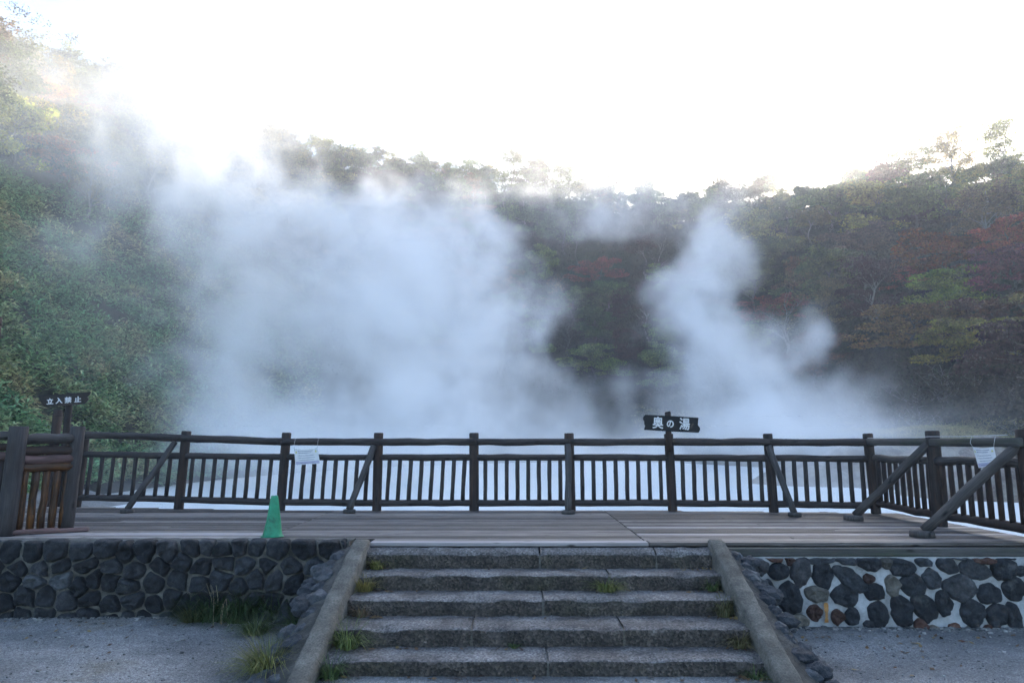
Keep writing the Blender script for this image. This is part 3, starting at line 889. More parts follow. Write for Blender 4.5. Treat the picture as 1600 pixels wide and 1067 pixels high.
for xx in (-7.5, -5, -2.5, 0, 2.5, 5.2): b.box((xx, .55, -.14), (.12, 3.3, .18), seed=int(xx * 3))
b.build('joist', W_FENCE, deck, smooth=False)
b = MB()
for xx in (-7.2, -5, -2.5, 0, 2.5, 5.2): b.tube([(xx, 1.35 + (.0 if xx < 4 else -.4), -2.4), (xx, 1.35 + (.0 if xx < 4 else -.4), -.2)], .1, 10, wob=.05, seed=int(xx * 3))
b.build('support_post', W_POST, deck)

# ------------------------------------------------------------------ fences
def log_between(a, b_, r, seed, n=9, nseg=6, bow=.012, wob=.06):
    rnd = random.Random(seed)
    a, b_ = Vector(a), Vector(b_)
    pts = []
    for i in range(nseg + 1):
        p = a.lerp(b_, i / nseg)
        if 0 < i < nseg: p = p + Vector((rnd.uniform(-bow, bow), rnd.uniform(-bow, bow), rnd.uniform(-bow, bow)))
        pts.append(p)
    mb = MB()
    mb.tube(pts, [r * rnd.uniform(.92, 1.06) for _ in pts], n, wob=wob, seed=seed)
    return mb
def post_mb(x, y, z0, z1, r, seed, lean=(0, 0), n=12):
    mb = MB()
    pts = [(x + lean[0] * (z - z0), y + lean[1] * (z - z0), z) for z in np.linspace(z0, z1 - .012, 7)] 
    pts.append((x + lean[0] * (z1 - z0), y + lean[1] * (z1 - z0), z1))
    mb.tube(pts, [r] * 7 + [r * .88], n, wob=.035, seed=seed)
    return mb
k = NT('rusty_iron'); k.col(k.ramp(k.noise(k.tc().outputs['Object'], 40, 3, .6), [(.3, (.006, .005, .005)), (.7, (.03, .018, .012))])); k.rough(.7); M_BOLT = k.mat
FB = Vector((0, 11.3, 0))
front = empty('wooden_fence', FB, label='long dark log fence along the back edge of the deck facing the steam', cat='fence')
def rel(mb, off):
    for i in range(len(mb.v)): mb.v[i] = Vector(mb.v[i]) - off
    return mb
zt = [1.235, 1.165, 1.105, 1.10, 1.10, 1.10, 1.10, 1.095, 1.09]   # top rail centre heights
zm = [.895, .87, .855, .85, .85, .85, .85, .845, .84]
zb = [.16, .155, .13, .125, .125, .125, .125, .125, .12]
ptop = [1.29, 1.285, 1.255, 1.25, 1.25, 1.245, 1.235, 1.235, 1.235]
for i, (x, y) in enumerate(fence_xy):
    rel(post_mb(x, y, -.35, ptop[i], .076, 20 + i, lean=((.035, 0) if i < 3 else (.015 - .006 * i, 0))), FB).build('post', W_POST, front)
    mb = MB(); mb.tube([(x, y - .118, zt[i] + .01), (x, y - .098, zt[i] + .01)], [.014, .016], 8); rel(mb, FB).build('bolt', M_BOLT, front)
for i in range(len(fence_xy) - 1):
    (x0, y0), (x1, y1) = fence_xy[i], fence_xy[i + 1]
    d = Vector((x1 - x0, y1 - y0, 0)).normalized(); nrm = Vector((d.y, -d.x, 0))
    off = nrm * .055
    ext = d * .04
    if i != 7 or True:
        rel(log_between(Vector((x0, y0, zt[i])) + off - ext * (1 if i else 4), Vector((x1, y1, zt[i + 1])) + off + ext, .061, 40 + i, bow=.005), FB).build('rail', W_FENCE, front)
    rel(log_between(Vector((x0, y0, zm[i])), Vector((x1, y1, zm[i + 1])), .054, 60 + i, bow=.005), FB).build('rail', W_FENCE, front)
    rel(log_between(Vector((x0, y0, zb[i])), Vector((x1, y1, zb[i + 1])), .055, 80 + i, bow=.005), FB).build('rail', W_FENCE, front)
    nb = 8
    for j in range(nb):
        f = (j + 1) / (nb + 1)
        p = Vector((x0, y0, 0)).lerp(Vector((x1, y1, 0)), f)
        z0_ = zb[i] + (zb[i + 1] - zb[i]) * f; z1_ = zm[i] + (zm[i + 1] - zm[i]) * f
        lx = .03 if x0 < -1 else .0
        rel(log_between(p + Vector((-lx / 2, 0, z0_)), p + Vector((lx / 2, 0, z1_)), .034, 100 + i * 10 + j, n=7, nseg=3, bow=.004), FB).build('baluster', W_FENCE, front)
for (i, top, foot) in ((1, (-.10, -.05, 1.10), (-6.06, 11.02)), (3, (-.06, -.07, 1.04), (-2.55, 10.98)), (5, (-.05, -.08, 1.06), (.87, 10.85)), (7, (-.06, -.07, 1.03), (4.24, 10.52))):
    x, y = fence_xy[i]
    a = Vector((foot[0], foot[1], .05)); b_ = Vector((x + top[0], y + top[1], top[2]))
    rel(log_between(a, b_, .052, 200 + i, bow=.008), FB).build('brace', W_BRACE, front)
    mb = MB(); mb.tube([(foot[0], foot[1] - .01, .002), (foot[0], foot[1] - .01, .05), (foot[0], foot[1] - .01, .058)], [.100, .098, .088], 14, wob=.05, seed=i); rel(mb, FB).build('foot_block', W_BRACE, front)

RB = Vector((5.65, 9.4, 0))
side = empty('wooden_fence', RB, label='short log fence on the right side of the deck with a string along its rail', cat='fence')
rp = [(5.69, 10.92), (5.66, 9.28), (5.73, 7.70)]
for i in (1, 2):
    rel(post_mb(rp[i][0], rp[i][1], -.35, 1.25 if i == 1 else 1.24, .088, 300 + i), RB).build('post', W_POST, side)
for i in range(2):
    (x0, y0), (x1, y1) = rp[i], rp[i + 1]
    mb = MB(); mb.box(((x0 + x1) / 2 - .075, (y0 + y1) / 2 - (.02 if i else .0), 1.10 - .004 * i), (.075, abs(y1 - y0) + (.12 if i else -.02), .105), bev=.014, ax=1, seed=i + 5)
    rel(mb, RB).build('rail', W_BEAM, side)
    rel(log_between((x0, y0, .86 - .01 * i), (x1, y1, .85), .055, 320 + i, bow=.022), RB).build('rail', W_BRACE, side)
    rel(log_between((x0, y0, .15), (x1, y1, .14), .055, 330 + i, bow=.01), RB).build('rail', W_POST, side)
    for j in range(9):
        f = (j + .9) / 9.8
        p = Vector((x0, y0, 0)).lerp(Vector((x1, y1, 0)), f)
        rel(log_between(p + Vector((0, 0, .14)), p + Vector((0, 0, .87)), .034, 340 + i * 10 + j, n=8, nseg=3, bow=.003), RB).build('baluster', W_POST, side)
for (i, foot) in ((1, (4.88, 9.98)), (2, (4.84, 8.27))):
    a = Vector((foot[0] + .01, foot[1], .07)); b_ = Vector((rp[i][0] - .06, rp[i][1] + .02, 1.07))
    rel(log_between(a, b_, .060 if i == 2 else .055, 400 + i, bow=.01, n=11), RB).build('brace', W_BRACE, side)
    mb = MB(); mb.tube([(foot[0] - .02, foot[1], .002), (foot[0] - .02, foot[1], .06), (foot[0] - .02, foot[1], .075)], [.135, .13, .115], 16, wob=.04, seed=i); rel(mb, RB).build('foot_block', W_BRACE, side)

LB = Vector((-6.0, 8.5, 0))
left = empty('wooden_fence', LB, label='old log barrier on the left end of the stone wall with wet orange slats', cat='fence')
rel(post_mb(-6.02, 8.35, -.05, 1.29, .100, 500, lean=(.03, 0), n=14), LB).build('post', W_GREY, left)
rel(post_mb(-5.64, 8.88, -.05, 1.30, .085, 501, lean=(.03, 0), n=14), LB).build('post', W_GREY, left)
A0, A1 = Vector((-6.0, 8.40, 0)), Vector((-5.62, 8.90, 0))
B0 = Vector((-8.2, 8.25, 0))
for (z, r, m) in ((1.13, .055, W_BRACE), (.99, .05, W_POST), (.88, .052, W_RED), (.79, .055, W_ORANGE)):
    rel(log_between(A0 + Vector((0, -.03, z)), A1 + Vector((0, -.06, z + .01)), r * 1.15, int(510 + z * 100), bow=.007), LB).build('rail', m, left)
    if z > .85: rel(log_between(B0 + Vector((0, 0, z + .05)), A0 + Vector((0, 0, z + .05)), r, int(530 + z * 100), bow=.012), LB).build('rail', m, left)
for j in range(5):
    p = A0.lerp(A1, (j + .7) / 5.4)
    rel(log_between(p + Vector((0, 0, .03)), p + Vector((.02, 0, .78)), .043, 550 + j, nseg=4, n=8, bow=.006), LB).build('slat', W_ORANGE, left)
for j in range(7):
    p = B0.lerp(A0, (j + .5) / 7.2)
    rel(log_between(p + Vector((0, .05, -.03)), p + Vector((.02, .05, .9)), .05, 570 + j, nseg=4, n=8, bow=.006), LB).build('slat', W_POST, left)
mb = MB(); mb.box((-5.88, 8.42, .035), (.75, .10, .05), rz=.62, bev=.01, seed=8); mb.box((-5.55, 8.62, .028), (.62, .09, .045), rz=.55, bev=.01, seed=9)
rel(mb, LB).build('sill_board', W_RED, left, smooth=False)

# lone posts behind the barrier
def lone_post(x, y, top, r, label, lean=(0, 0)):
    z0 = ground_z(x, y) - .4
    o = empty('wooden_post', (x, y, z0), label=label, cat='post')
    rel(post_mb(x, y, z0, top, r, int(top * 100), lean), Vector((x, y, z0))).build('shaft', W_POST, o)
    mb = MB(); mb.tube([(0, 0, top - z0 - .12), (0, 0, top - z0 - .10)], r * 1.03, 12); 
    for i in range(len(mb.v)): mb.v[i] = mb.v[i] + Vector((lean[0] * (top - z0), lean[1] * (top - z0), 0))
    mb.build('band', W_POST, o)
    return o
p = aty(88, 640, 12.4); lone_post(p.x - .05, 12.4, p.z, .075, 'short dark post standing behind the left log barrier beside the tilted sign', (.02, 0))
p = aty(-1, 495, 9.6); lone_post(p.x - .1, 9.6, p.z, .075, 'tall dark post cut by the left edge of the picture', (.012, 0))

# ------------------------------------------------------------------ signs
k = NT('white_sign_paint'); k.col(k.ramp(k.noise(k.tc().outputs['Object'], 30, 4, .6), [(.3, (.55, .56, .57)), (.7, (.80, .80, .80))])); k.rough(.6); M_PAINT = k.mat
def glyph(ch, size, depth=.004, bold=.0):
    """raised brush-like character: the outline repeated with small shifts to thicken the strokes"""
    cu = bpy.data.curves.new('lettering', 'FONT'); cu.body = ch; cu.size = size; cu.extrude = depth
    cu.align_x = 'CENTER'; cu.align_y = 'CENTER'; cu.resolution_u = 4
    t_ = bpy.data.objects.new('tmp', cu); COL.objects.link(t_)
    bpy.context.view_layer.update()
    me = bpy.data.meshes.new_from_object(t_.evaluated_get(bpy.context.evaluated_depsgraph_get()))
    bpy.data.objects.remove(t_); bpy.data.curves.remove(cu)
    co = np.zeros(len(me.vertices) * 3, np.float32); me.vertices.foreach_get('co', co); co = co.reshape(-1, 3)
    co[:, :2] -= (co[:, :2].min(0) + co[:, :2].max(0)) / 2
    polys = [tuple(p.vertices) for p in me.polygons]; bpy.data.meshes.remove(me)
    V_, F_ = [], []
    for q, (dx, dy) in enumerate(((0, 0), (1, .3), (-1, -.3), (.3, -1), (-.3, 1))):
        n0 = len(V_); V_ += [(a + dx * bold, b_ + dy * bold, c_ + q * .0004) for a, b_, c_ in co]
        F_ += [tuple(x + n0 for x in p) for p in polys]
    me = bpy.data.meshes.new('lettering'); me.from_pydata(V_, [], F_); me.materials.append(M_PAINT); me.update()
    return me
def plate(outline, t, mat, name, parent, rot=(0, 0, 0), loc=(0, 0, 0)):
    """flat board from an outline in x,z, thickness t along y"""
    mb = MB(); n = len(outline)
    for yy in (-t / 2, t / 2):
        for (x, z) in outline: mb.v.append(Vector((x, yy, z)))
    mb.face(list(range(n)), [(z, x) for (x, z) in outline]); mb.face(list(range(2 * n - 1, n - 1, -1)), [(z, x) for (x, z) in outline[::-1]])
    for i in range(n):
        j = (i + 1) % n
        mb.face((i, n + i, n + j, j), [(0, outline[i][0]), (t, outline[i][0]), (t, outline[j][0]), (0, outline[j][0])])
    o = mb.build(name, mat, parent, smooth=False); o.rotation_euler = rot; o.location = loc
    return o
# the pond's name board
SY = 11.16
c1 = aty(1047, 662, SY)
sg = empty('name_sign', (c1.x, SY, 0), label='black wooden board lettered in white with the name of the pond, fixed to the fence', cat='sign')
mb = MB()
zt_ = aty(1044, 643, SY).z
mb.tube([(-.03, .0, .95), (-.03, .0, 1.2), (-.032, .0, zt_ - .01), (-.034, .0, zt_)], [.05, .05, .05, .045], 10, wob=.04, seed=3)
mb.build('post', W_POST, sg)
sc = SY / 1067 * 1.0
W2, H2 = 43 * sc * 1.0, 11.6 * sc
rr_ = random.Random(2)
outl = [(-W2 + .03, H2), (0, H2 + .003), (W2 - .01, H2 - .004), (W2 - .018, H2 * .5), (W2 - .02, .0), (W2 + .012, -.035), (W2 + .018, -H2 * .65), (W2 - .01, -H2), (0, -H2 - .004), (-W2 + .015, -H2), (-W2 + .035, -.06), (-W2 + .02, -.03), (-W2 + .018, .02), (-W2 - .005, .045), (-W2 + .004, H2 * .75)]
BR = R(3.0)
bd = plate(outl, .03, W_SIGN, 'board', sg, (0, BR, 0), (0, -.068, c1.z))
for (u, ch, s_) in ((1026.5, '奥', 1.0), (1045.5, 'の', .72), (1067.5, '湯', 1.0)):
    x = (u - 1047) * sc
    me = glyph(ch, .178 * s_, .004, .0038)
    o = link_mesh('lettering', me, bd); o.rotation_euler = (R(90), 0, 0); o.location = (x, -.0185, -.005 if ch == 'の' else .006)
    o.scale = (1.0, 1.12, 1)
mb = MB(); mb.tube([(-.033, -.055, c1.z - .16), (-.033, -.055, zt_ - .01)], .038, 10, wob=.04, seed=5)
# the no-entry sign
EY = 12.9
c2 = aty(106, 625, EY)
gz2 = ground_z(c2.x, EY)
s2 = empty('no_entry_sign', (c2.x, EY, gz2), label='tilted dark board with four white characters on a reddish post at the far left', cat='sign')
mb = MB(); tz = aty(106, 614, EY).z - gz2
mb.tube([(.0, 0, -.3), (0.01, 0, tz * .5), (.03, 0, tz - .03), (.03, 0, tz)], [.065, .062, .058, .05], 12, wob=.04, seed=3)
mb.build('post', W_SIGNR, s2)
sc2 = EY / 1067
W2, H2 = 40 * sc2, 9.0 * sc2
outl = [(-W2, H2 + .01), (0, H2), (W2, H2 + .005), (W2 - .01, H2 - .03), (W2 - .06, H2 * .2), (W2 - .03, -.02), (W2 - .05, -.045), (W2 - .12, -H2), (0, -H2), (-W2 + .13, -H2), (-W2 + .09, -H2 * .6), (-W2 + .06, -.01), (-W2 + .01, H2 * .7)]
bd = plate(outl, .03, W_SIGNR, 'board', s2, (0, R(-4.2), 0), (.0, -.10, c2.z - gz2))
for (u, ch) in ((83, '立'), (98, '入'), (113, '禁'), (129, '止')):
    me = glyph(ch, .125, .004, .0032)
    o = link_mesh('lettering', me, bd); o.rotation_euler = (R(90), 0, 0); o.location = ((u - 106) * .93 * sc2, -.0185, -.01); o.scale = (1.05, .95, 1)

# laminated notices (illegible small print)
k = NT('laminated_paper'); k.col(k.ramp(k.noise(k.tc().outputs['Object'], 12, 3, .6), [(.3, (.62, .63, .65)), (.7, (.74, .74, .74))])); k.rough(.35); M_PAPER = k.mat
k = NT('faded_print'); k.col(k.ramp(k.noise(k.tc().outputs['Object'], 60, 3, .6), [(.3, (.08, .09, .16)), (.7, (.22, .24, .34))])); k.rough(.5); M_INK = k.mat
k = NT('faded_mauve_band'); k.bsdf.inputs['Base Color'].default_value = (.42, .42, .55, 1); k.rough(.5); M_BAND = k.mat
k = NT('yellow_warning_mark'); k.bsdf.inputs['Base Color'].default_value = (.55, .50, .10, 1); k.rough(.5); M_YEL = k.mat
k = NT('white_string'); k.bsdf.inputs['Base Color'].default_value = (.62, .62, .62, 1); k.rough(.8); M_STRING = k.mat
def notice(corners, label, seed, strings):
    """corners TL TR BR BL in world; strings: list of point lists"""
    TL, TR, BRc, BL = [Vector(c) for c in corners]
    org = (TL + TR) / 2
    nrm = (TR - TL).cross(BL - TL).normalized()
    if nrm.dot(Vector((0, 0, CZ)) - org) < 0: nrm = -nrm
    o = empty('notice_sheet', org, label=label, cat='notice')
    def P(u, v, lift=0.0):
        p = TL.lerp(TR, u).lerp(BL.lerp(BRc, u), v) - org
        sag = -.018 * math.sin(math.pi * u) * (1 - v)
        return p + Vector((0, 0, sag)) + nrm * (lift + .012 * math.sin(math.pi * u) )
    mb = MB(); nu, nv_ = 10, 8
    for s in (0, 1):
        for i in range(nu + 1):
            for j in range(nv_ + 1): mb.v.append(P(i / nu, j / nv_, .0 if s else -.002))
    st = (nu + 1) * (nv_ + 1)
    for i in range(nu):
        for j in range(nv_):
            a = i * (nv_ + 1) + j; q = (a, a + nv_ + 1, a + nv_ + 2, a + 1)
            mb.face([x + st for x in q]); mb.face(q[::-1])
    mb.build('sheet', M_PAPER, o)
    rnd = random.Random(seed)
    for (v, h, u0, u1) in ((.13, .055, .16, .80), (.24, .055, .16, .72), (.42, .045, .15, .84), (.56, .045, .15, .86), (.70, .04, .17, .80), (.90, .04, .2, .82)):
        ink = MB(); u = u0; k_ = 0
        while u < u1:
            hh = h * (rnd.uniform(.7, 1.0) if k_ % 2 == 0 else .3); k_ += 1
            ink.v += [P(u, v - hh / 2, .002), P(u, v + hh / 2, .002)]
            u += rnd.uniform(.012, .035)
        for i in range(len(ink.v) // 2 - 1): ink.face((2 * i, 2 * i + 1, 2 * i + 3, 2 * i + 2))
        ink.build('text_line', M_INK, o, smooth=False)
    bn = MB(); 
    for i in range(6):
        u0, u1 = .03 + i * .94 / 6, .03 + (i + 1) * .94 / 6
        b0 = len(bn.v); bn.v += [P(u0, .79, .001), P(u1, .79, .001), P(u1, .97, .001), P(u0, .97, .001)]; bn.face((b0, b0 + 1, b0 + 2, b0 + 3))
    bn.build('colour_band', M_BAND, o, smooth=False)
    for uu in (.08, .91):
        ym = MB(); ym.v += [P(uu, .12, .003), P(uu + .045, .26, .003), P(uu - .045, .26, .003)]; ym.face((0, 1, 2)); ym.build('warning_mark', M_YEL, o, smooth=False)
    for pts in strings:
        sb = MB(); sb.tube([Vector(p) - org for p in pts], .0022, 6); sb.build('string', M_STRING, o)
    return o
NY = 11.19
tl, tr, br_, bl = aty(459.5, 701, NY), aty(496, 699, NY), aty(500, 724, NY), aty(461.5, 726.5, NY)
tl.z += 0
notice((tl, tr, br_, bl), 'white laminated notice tied to the rail of the long fence near the green cone', 3,
       [[(tl.x, NY + .0, tl.z), (tl.x, NY, 1.09), (tl.x, NY + .05, 1.165), (tl.x, NY + .17, 1.16)], [(tr.x, NY, tr.z), (tr.x, NY, 1.09), (tr.x, NY + .05, 1.165), (tr.x, NY + .17, 1.16)]])
def sidept(y, z, dx=-.125): return Vector((5.655 + dx, y, z))
def side_uv(u, v, dx=-.13):
    d = ray(u, v); t_ = (5.655 + dx) / d.x; return Vector((0, 0, CZ)) + d * t_
tl, tr, br_, bl = side_uv(1520, 698), side_uv(1553, 698), side_uv(1566, 727), side_uv(1536, 731)
yl, yr = tl.y, tr.y
notice((tl, tr, br_ + Vector((-.05, 0, 0)), bl + Vector((-.05, 0, 0))), 'white laminated notice hanging by two strings from the right side fence', 7,
       [[tl, sidept(yl + .05, 1.09, -.122), sidept(yl + .05, 1.162, -.10)], [tr, sidept(yr, 1.09, -.122), sidept(yr, 1.162, -.10)]])
sb = MB(); sb.tube([(5.60, 10.86, 1.163), (5.585, 10.3, 1.166), (5.57, 9.5, 1.163), (5.56, 9.2, 1.172), (5.56, 8.6, 1.168), (5.565, 8.1, 1.175), (5.57, 7.75, 1.178)], .0045, 6)
o = sb.build('string_line', M_STRING); tag(o, 'white string stretched along the top rail of the right side fence', 'string')

# green cone
k = NT('green_cone_plastic'); P = k.tc().outputs['Object']
k.col(k.ramp(k.noise(P, 7, 6, .7), [(.3, (.006, .07, .035)), (.45, (.006, .20, .095)), (.6, (.010, .27, .13)), (.75, (.06, .36, .22))]))
k.rough(.5); k.bump(k.noise(P, 12, 4, .6), .3, .01); M_CONE = k.mat
cb = onz(425, 838, 0.0)
cone = empty('traffic_cone', (cb.x, cb.y, .001), rz=.3, label='worn green cone standing at the front edge of the deck', cat='cone')
mb = MB(); n = 20; rings = []
for (z, r, sq) in ((.0, .128, .75), (.012, .122, .72), (.05, .112, .6), (.2, .083, .35), (.36, .056, .15), (.455, .041, 0), (.470, .036, 0), (.470, .022, 0), (.43, .018, 0)):
    ring = []
    for i in range(n):
        a = 2 * math.pi * i / n
        m_ = max(abs(math.cos(a)), abs(math.sin(a)))
        rq = r * (1 - sq + sq * (.86 / m_))
        wv = .006 * math.sin(3 * a + z * 9)
        ring.append(len(mb.v)); mb.v.append(Vector((math.cos(a) * (rq + wv) + .02 * z, math.sin(a) * (rq + wv), z + (.008 * max(0, math.sin(2 * a)) if z == 0 else 0))))
    rings.append(ring)
for a_, b_ in zip(rings[:-1], rings[1:]):
    for i in range(n): mb.face((a_[i], a_[(i + 1) % n], b_[(i + 1) % n], b_[i]))
mb.face(rings[-1]); mb.build('body', M_CONE, cone)
mb = MB(); mb.tube([(0, 0, .001), (0, 0, .008), (0, 0, .012)], [.135, .133, .125], 16, wob=.08, seed=4); mb.build('skirt', M_CONE, cone)
# ------------------------------------------------------------------ masonry
def stone_mat(name, lo, mid, hi, tint, patch=None):
    k = NT(name)
    P = k.geo().outputs['Position']
    inf = k.n('ShaderNodeObjectInfo')
    c = k.ramp(k.noise(P, 9, 7, .7), [(.3, lo), (.52, mid), (.74, hi)])
    c = k.mix(1.0, c, k.ramp(inf.outputs['Random'], [(0, (.5, .53, .6)), (.5, (.95, .97, 1)), (.85, (1.5, 1.5, 1.5)), (1, tuple(1.6 * x for x in tint))]), 'MULTIPLY')
    c = k.mix(k.ramp(k.noise(P, 45, 3, .6), [(.58, (0, 0, 0)), (.74, (.5, .5, .5))]), c, hi)
    if patch: c = k.mix(k.ramp(k.noise(P, 3.2, 4, .7), [(.60, (0, 0, 0)), (.72, (.6, .6, .6))]), c, patch)
    k.col(c); k.rough(.85); k.bump(k.noise(P, 16, 8, .75), 1.0, .05)
    return k.mat
M_STONE = stone_mat('dark_andesite', (.009, .010, .012), (.022, .024, .028), (.055, .058, .062), (1.35, 1.25, 1.2), (.13, .135, .125))
M_STONE2 = stone_mat('dark_andesite_limed', (.013, .014, .016), (.034, .037, .042), (.085, .092, .102), (1.6, 1.35, 1.2), (.15, .155, .16))
M_RUST = stone_mat('rusty_stone', (.035, .016, .012), (.085, .040, .028), (.16, .10, .08), (1.2, 1.1, 1.0))
M_TAN = stone_mat('tan_stone', (.07, .062, .05), (.15, .135, .11), (.25, .23, .20), (1.1, 1.05, 1.0))
M_EDGE = stone_mat('grey_edging_stone', (.020, .022, .025), (.058, .063, .070), (.14, .148, .155), (1.1, 1.05, 1.0))
k = NT('old_mortar'); P = k.geo().outputs['Position']
k.col(k.ramp(k.noise(P, 6, 7, .7), [(.3, (.045, .043, .037)), (.5, (.105, .101, .088)), (.7, (.22, .21, .19))])); k.rough(.95); k.bump(k.noise(P, 30, 6, .7), .8, .02); M_MORTAR = k.mat
k = NT('pale_mortar'); P = k.geo().outputs['Position']
c = k.ramp(k.noise(P, 3.5, 7, .7), [(.30, (.11, .11, .105)), (.42, (.30, .305, .305)), (.62, (.50, .505, .51))])
c = k.mix(k.ramp(k.noise(P, 1.7, 5, .7), [(.50, (0, 0, 0)), (.66, (.62, .62, .62))]), c, (.13, .115, .09))
k.col(c); k.rough(.9); k.bump(k.noise(P, 22, 6, .7), .6, .015); M_LIME = k.mat
k = NT('earthy_mortar'); P = k.geo().outputs['Position']
k.col(k.ramp(k.noise(P, 7, 7, .7), [(.3, (.022, .021, .018)), (.5, (.052, .049, .042)), (.7, (.11, .105, .095))])); k.rough(.95); k.bump(k.noise(P, 25, 6, .7), .9, .03); M_BED = k.mat
k = NT('rust_streak'); P = k.geo().outputs['Position']
k.col(k.ramp(k.noise(P, 18, 4, .7), [(.3, (.16, .07, .02)), (.5, (.40, .19, .05)), (.7, (.48, .33, .18))])); k.rough(.8); M_STREAK = k.mat

def stone_obj(poly, face_y, depth, mat, parent, org, seed, name='stone'):
    """domed stone from an outline in x,z standing proud of a wall face that looks towards -y"""
    rnd = random.Random(seed)
    pts = [Vector(p) for p in poly]; cut = .14
    for _ in range(2):
        new = []
        for i in range(len(pts)):
            a, b_ = pts[i], pts[(i + 1) % len(pts)]
            new += [a.lerp(b_, cut), a.lerp(b_, 1 - cut)]
        pts = new; cut = .25
        if len(pts) > 22: break
    c = sum(pts, Vector((0, 0))) / len(pts)
    mb = MB(); rings = []
    tx, tz = rnd.uniform(-.12, .12), rnd.uniform(-.10, .18)
    for (s, h) in ((1.03, -.02), (1.0, .35), (.955, .72), (.87, .93), (.72, 1.0), (.54, 1.02), (.36, 1.0), (.16, 1.0)):
        ring = []
        for p in pts:
            q = c + (p - c) * s
            nzv = noise.noise(Vector((q.x * 11, q.y * 11, seed * 1.7)))
            dd = depth * h * (1 + .6 * nzv + .38 * noise.noise(Vector((q.x * 30, q.y * 30, seed * 2.3)))) + (tx * (q.x - c.x) + tz * (q.y - c.y)) * max(0, h) * .8
            q2 = q + Vector((noise.noise(Vector((q.x * 14, q.y * 14, seed + 9))), noise.noise(Vector((q.x * 14, q.y * 14, seed + 19))))) * .022 * (1 if h > 0 else 0)
            ring.append(len(mb.v)); mb.v.append(Vector((q2.x, face_y - dd, q2.y)) - org)
        rings.append(ring)
    n = len(pts)
    for a_, b_ in zip(rings[:-1], rings[1:]):
        for i in range(n): mb.face((a_[i], a_[(i + 1) % n], b_[(i + 1) % n], b_[i]))
    mb.face(rings[-1])
    return mb.build(name, mat, parent, smooth=True)
def clip(poly, p, nrm):
    out = []
    for i in range(len(poly)):
        a, b_ = poly[i], poly[(i + 1) % len(poly)]
        da, db = (a - p).dot(nrm), (b_ - p).dot(nrm)
        if da <= 0: out.append(a)
        if (da < 0) != (db < 0) and abs(da - db) > 1e-9: out.append(a.lerp(b_, da / (da - db)))
    return out
def rough_face(x0, x1, z0, z1, yf, thick, name, mat, parent, org, amp=.02, step=.06):
    """wall core: an uneven front face with a top and ends"""
    nx = int((x1 - x0) / step); nz = int((z1 - z0) / step) + 1
    mb = MB()
    for i in range(nx + 1):
        for j in range(nz + 1):
            x = x0 + (x1 - x0) * i / nx; z = z0 + (z1 - z0) * j / nz
            mb.v.append(Vector((x, yf + amp * noise.noise(Vector((x * 5, z * 5, 3))) + amp * .6 * noise.noise(Vector((x * 17, z * 17, 8))), z)) - org)
    for i in range(nx):
        for j in range(nz):
            a = i * (nz + 1) + j; mb.face((a, a + nz + 1, a + nz + 2, a + 1))
    b0 = len(mb.v)
    for i in range(nx + 1):
        x = x0 + (x1 - x0) * i / nx
        mb.v.append(Vector((x, yf + thick, z1 + .01 * noise.noise(Vector((x * 6, 0, 0))))) - org)
    for i in range(nx): mb.face((i * (nz + 1) + nz, (i + 1) * (nz + 1) + nz, b0 + i + 1, b0 + i))
    for (i, flip) in ((0, 0), (nx, 1)):
        b1 = len(mb.v); mb.v.append(Vector((x0 if i == 0 else x1, yf + thick, z0)) - org)
        idx = [i * (nz + 1) + j for j in range(nz + 1)] + [b0 + i, b1]
        mb.face(idx if flip else idx[::-1])
    return mb.build(name, mat, parent, smooth=True)

# left wall: close-set dark stones
LY = 7.80
org = Vector((-5.4, LY, -.82))
wl = empty('stone_wall', org, label='dark close set rubble stone wall left of the steps under the deck', cat='wall')
rough_face(-9.6, -1.80, -.92, .012, LY - .018, .31, 'mortar', M_MORTAR, wl, org)
rw = random.Random(12)
cells = []
ZROWS = [(-.80, .17), (-.62, .19), (-.43, .19), (-.245, .19), (-.065, .18)]
for ri, (zc, hh) in enumerate(ZROWS):
    x = -9.5 + rw.uniform(0, .2)
    while x < -1.85:
        w = rw.choice([rw.uniform(.12, .18), rw.uniform(.18, .28), rw.uniform(.22, .36)]) if x > -6.2 else rw.uniform(.35, .6)
        cells.append(Vector((x + w / 2, zc + rw.uniform(-.07, .07)))); x += w
seed = 0
for i, c in enumerate(cells):
    poly = [Vector((max(-9.6, c.x - .45), -.90)), Vector((min(-1.82, c.x + .45), -.90)), Vector((min(-1.82, c.x + .45), .045 + rw.uniform(-.03, .02))), Vector((max(-9.6, c.x - .45), .045 + rw.uniform(-.03, .02)))]
    for j, d in enumerate(cells):
        if j != i and abs(d.x - c.x) < 1.0:
            n_ = d - c
            poly = clip(poly, (c + d) / 2, n_)
            if len(poly) < 3: break
    if len(poly) < 3: continue
    cen = sum(poly, Vector((0, 0))) / len(poly)
    poly = [cen + (p - cen) * rw.uniform(.83, .97) for p in poly]
    seed += 1
    stone_obj(poly, LY + .005, rw.uniform(.06, .11), M_STONE if rw.random() > .12 else M_EDGE, wl, org, seed)

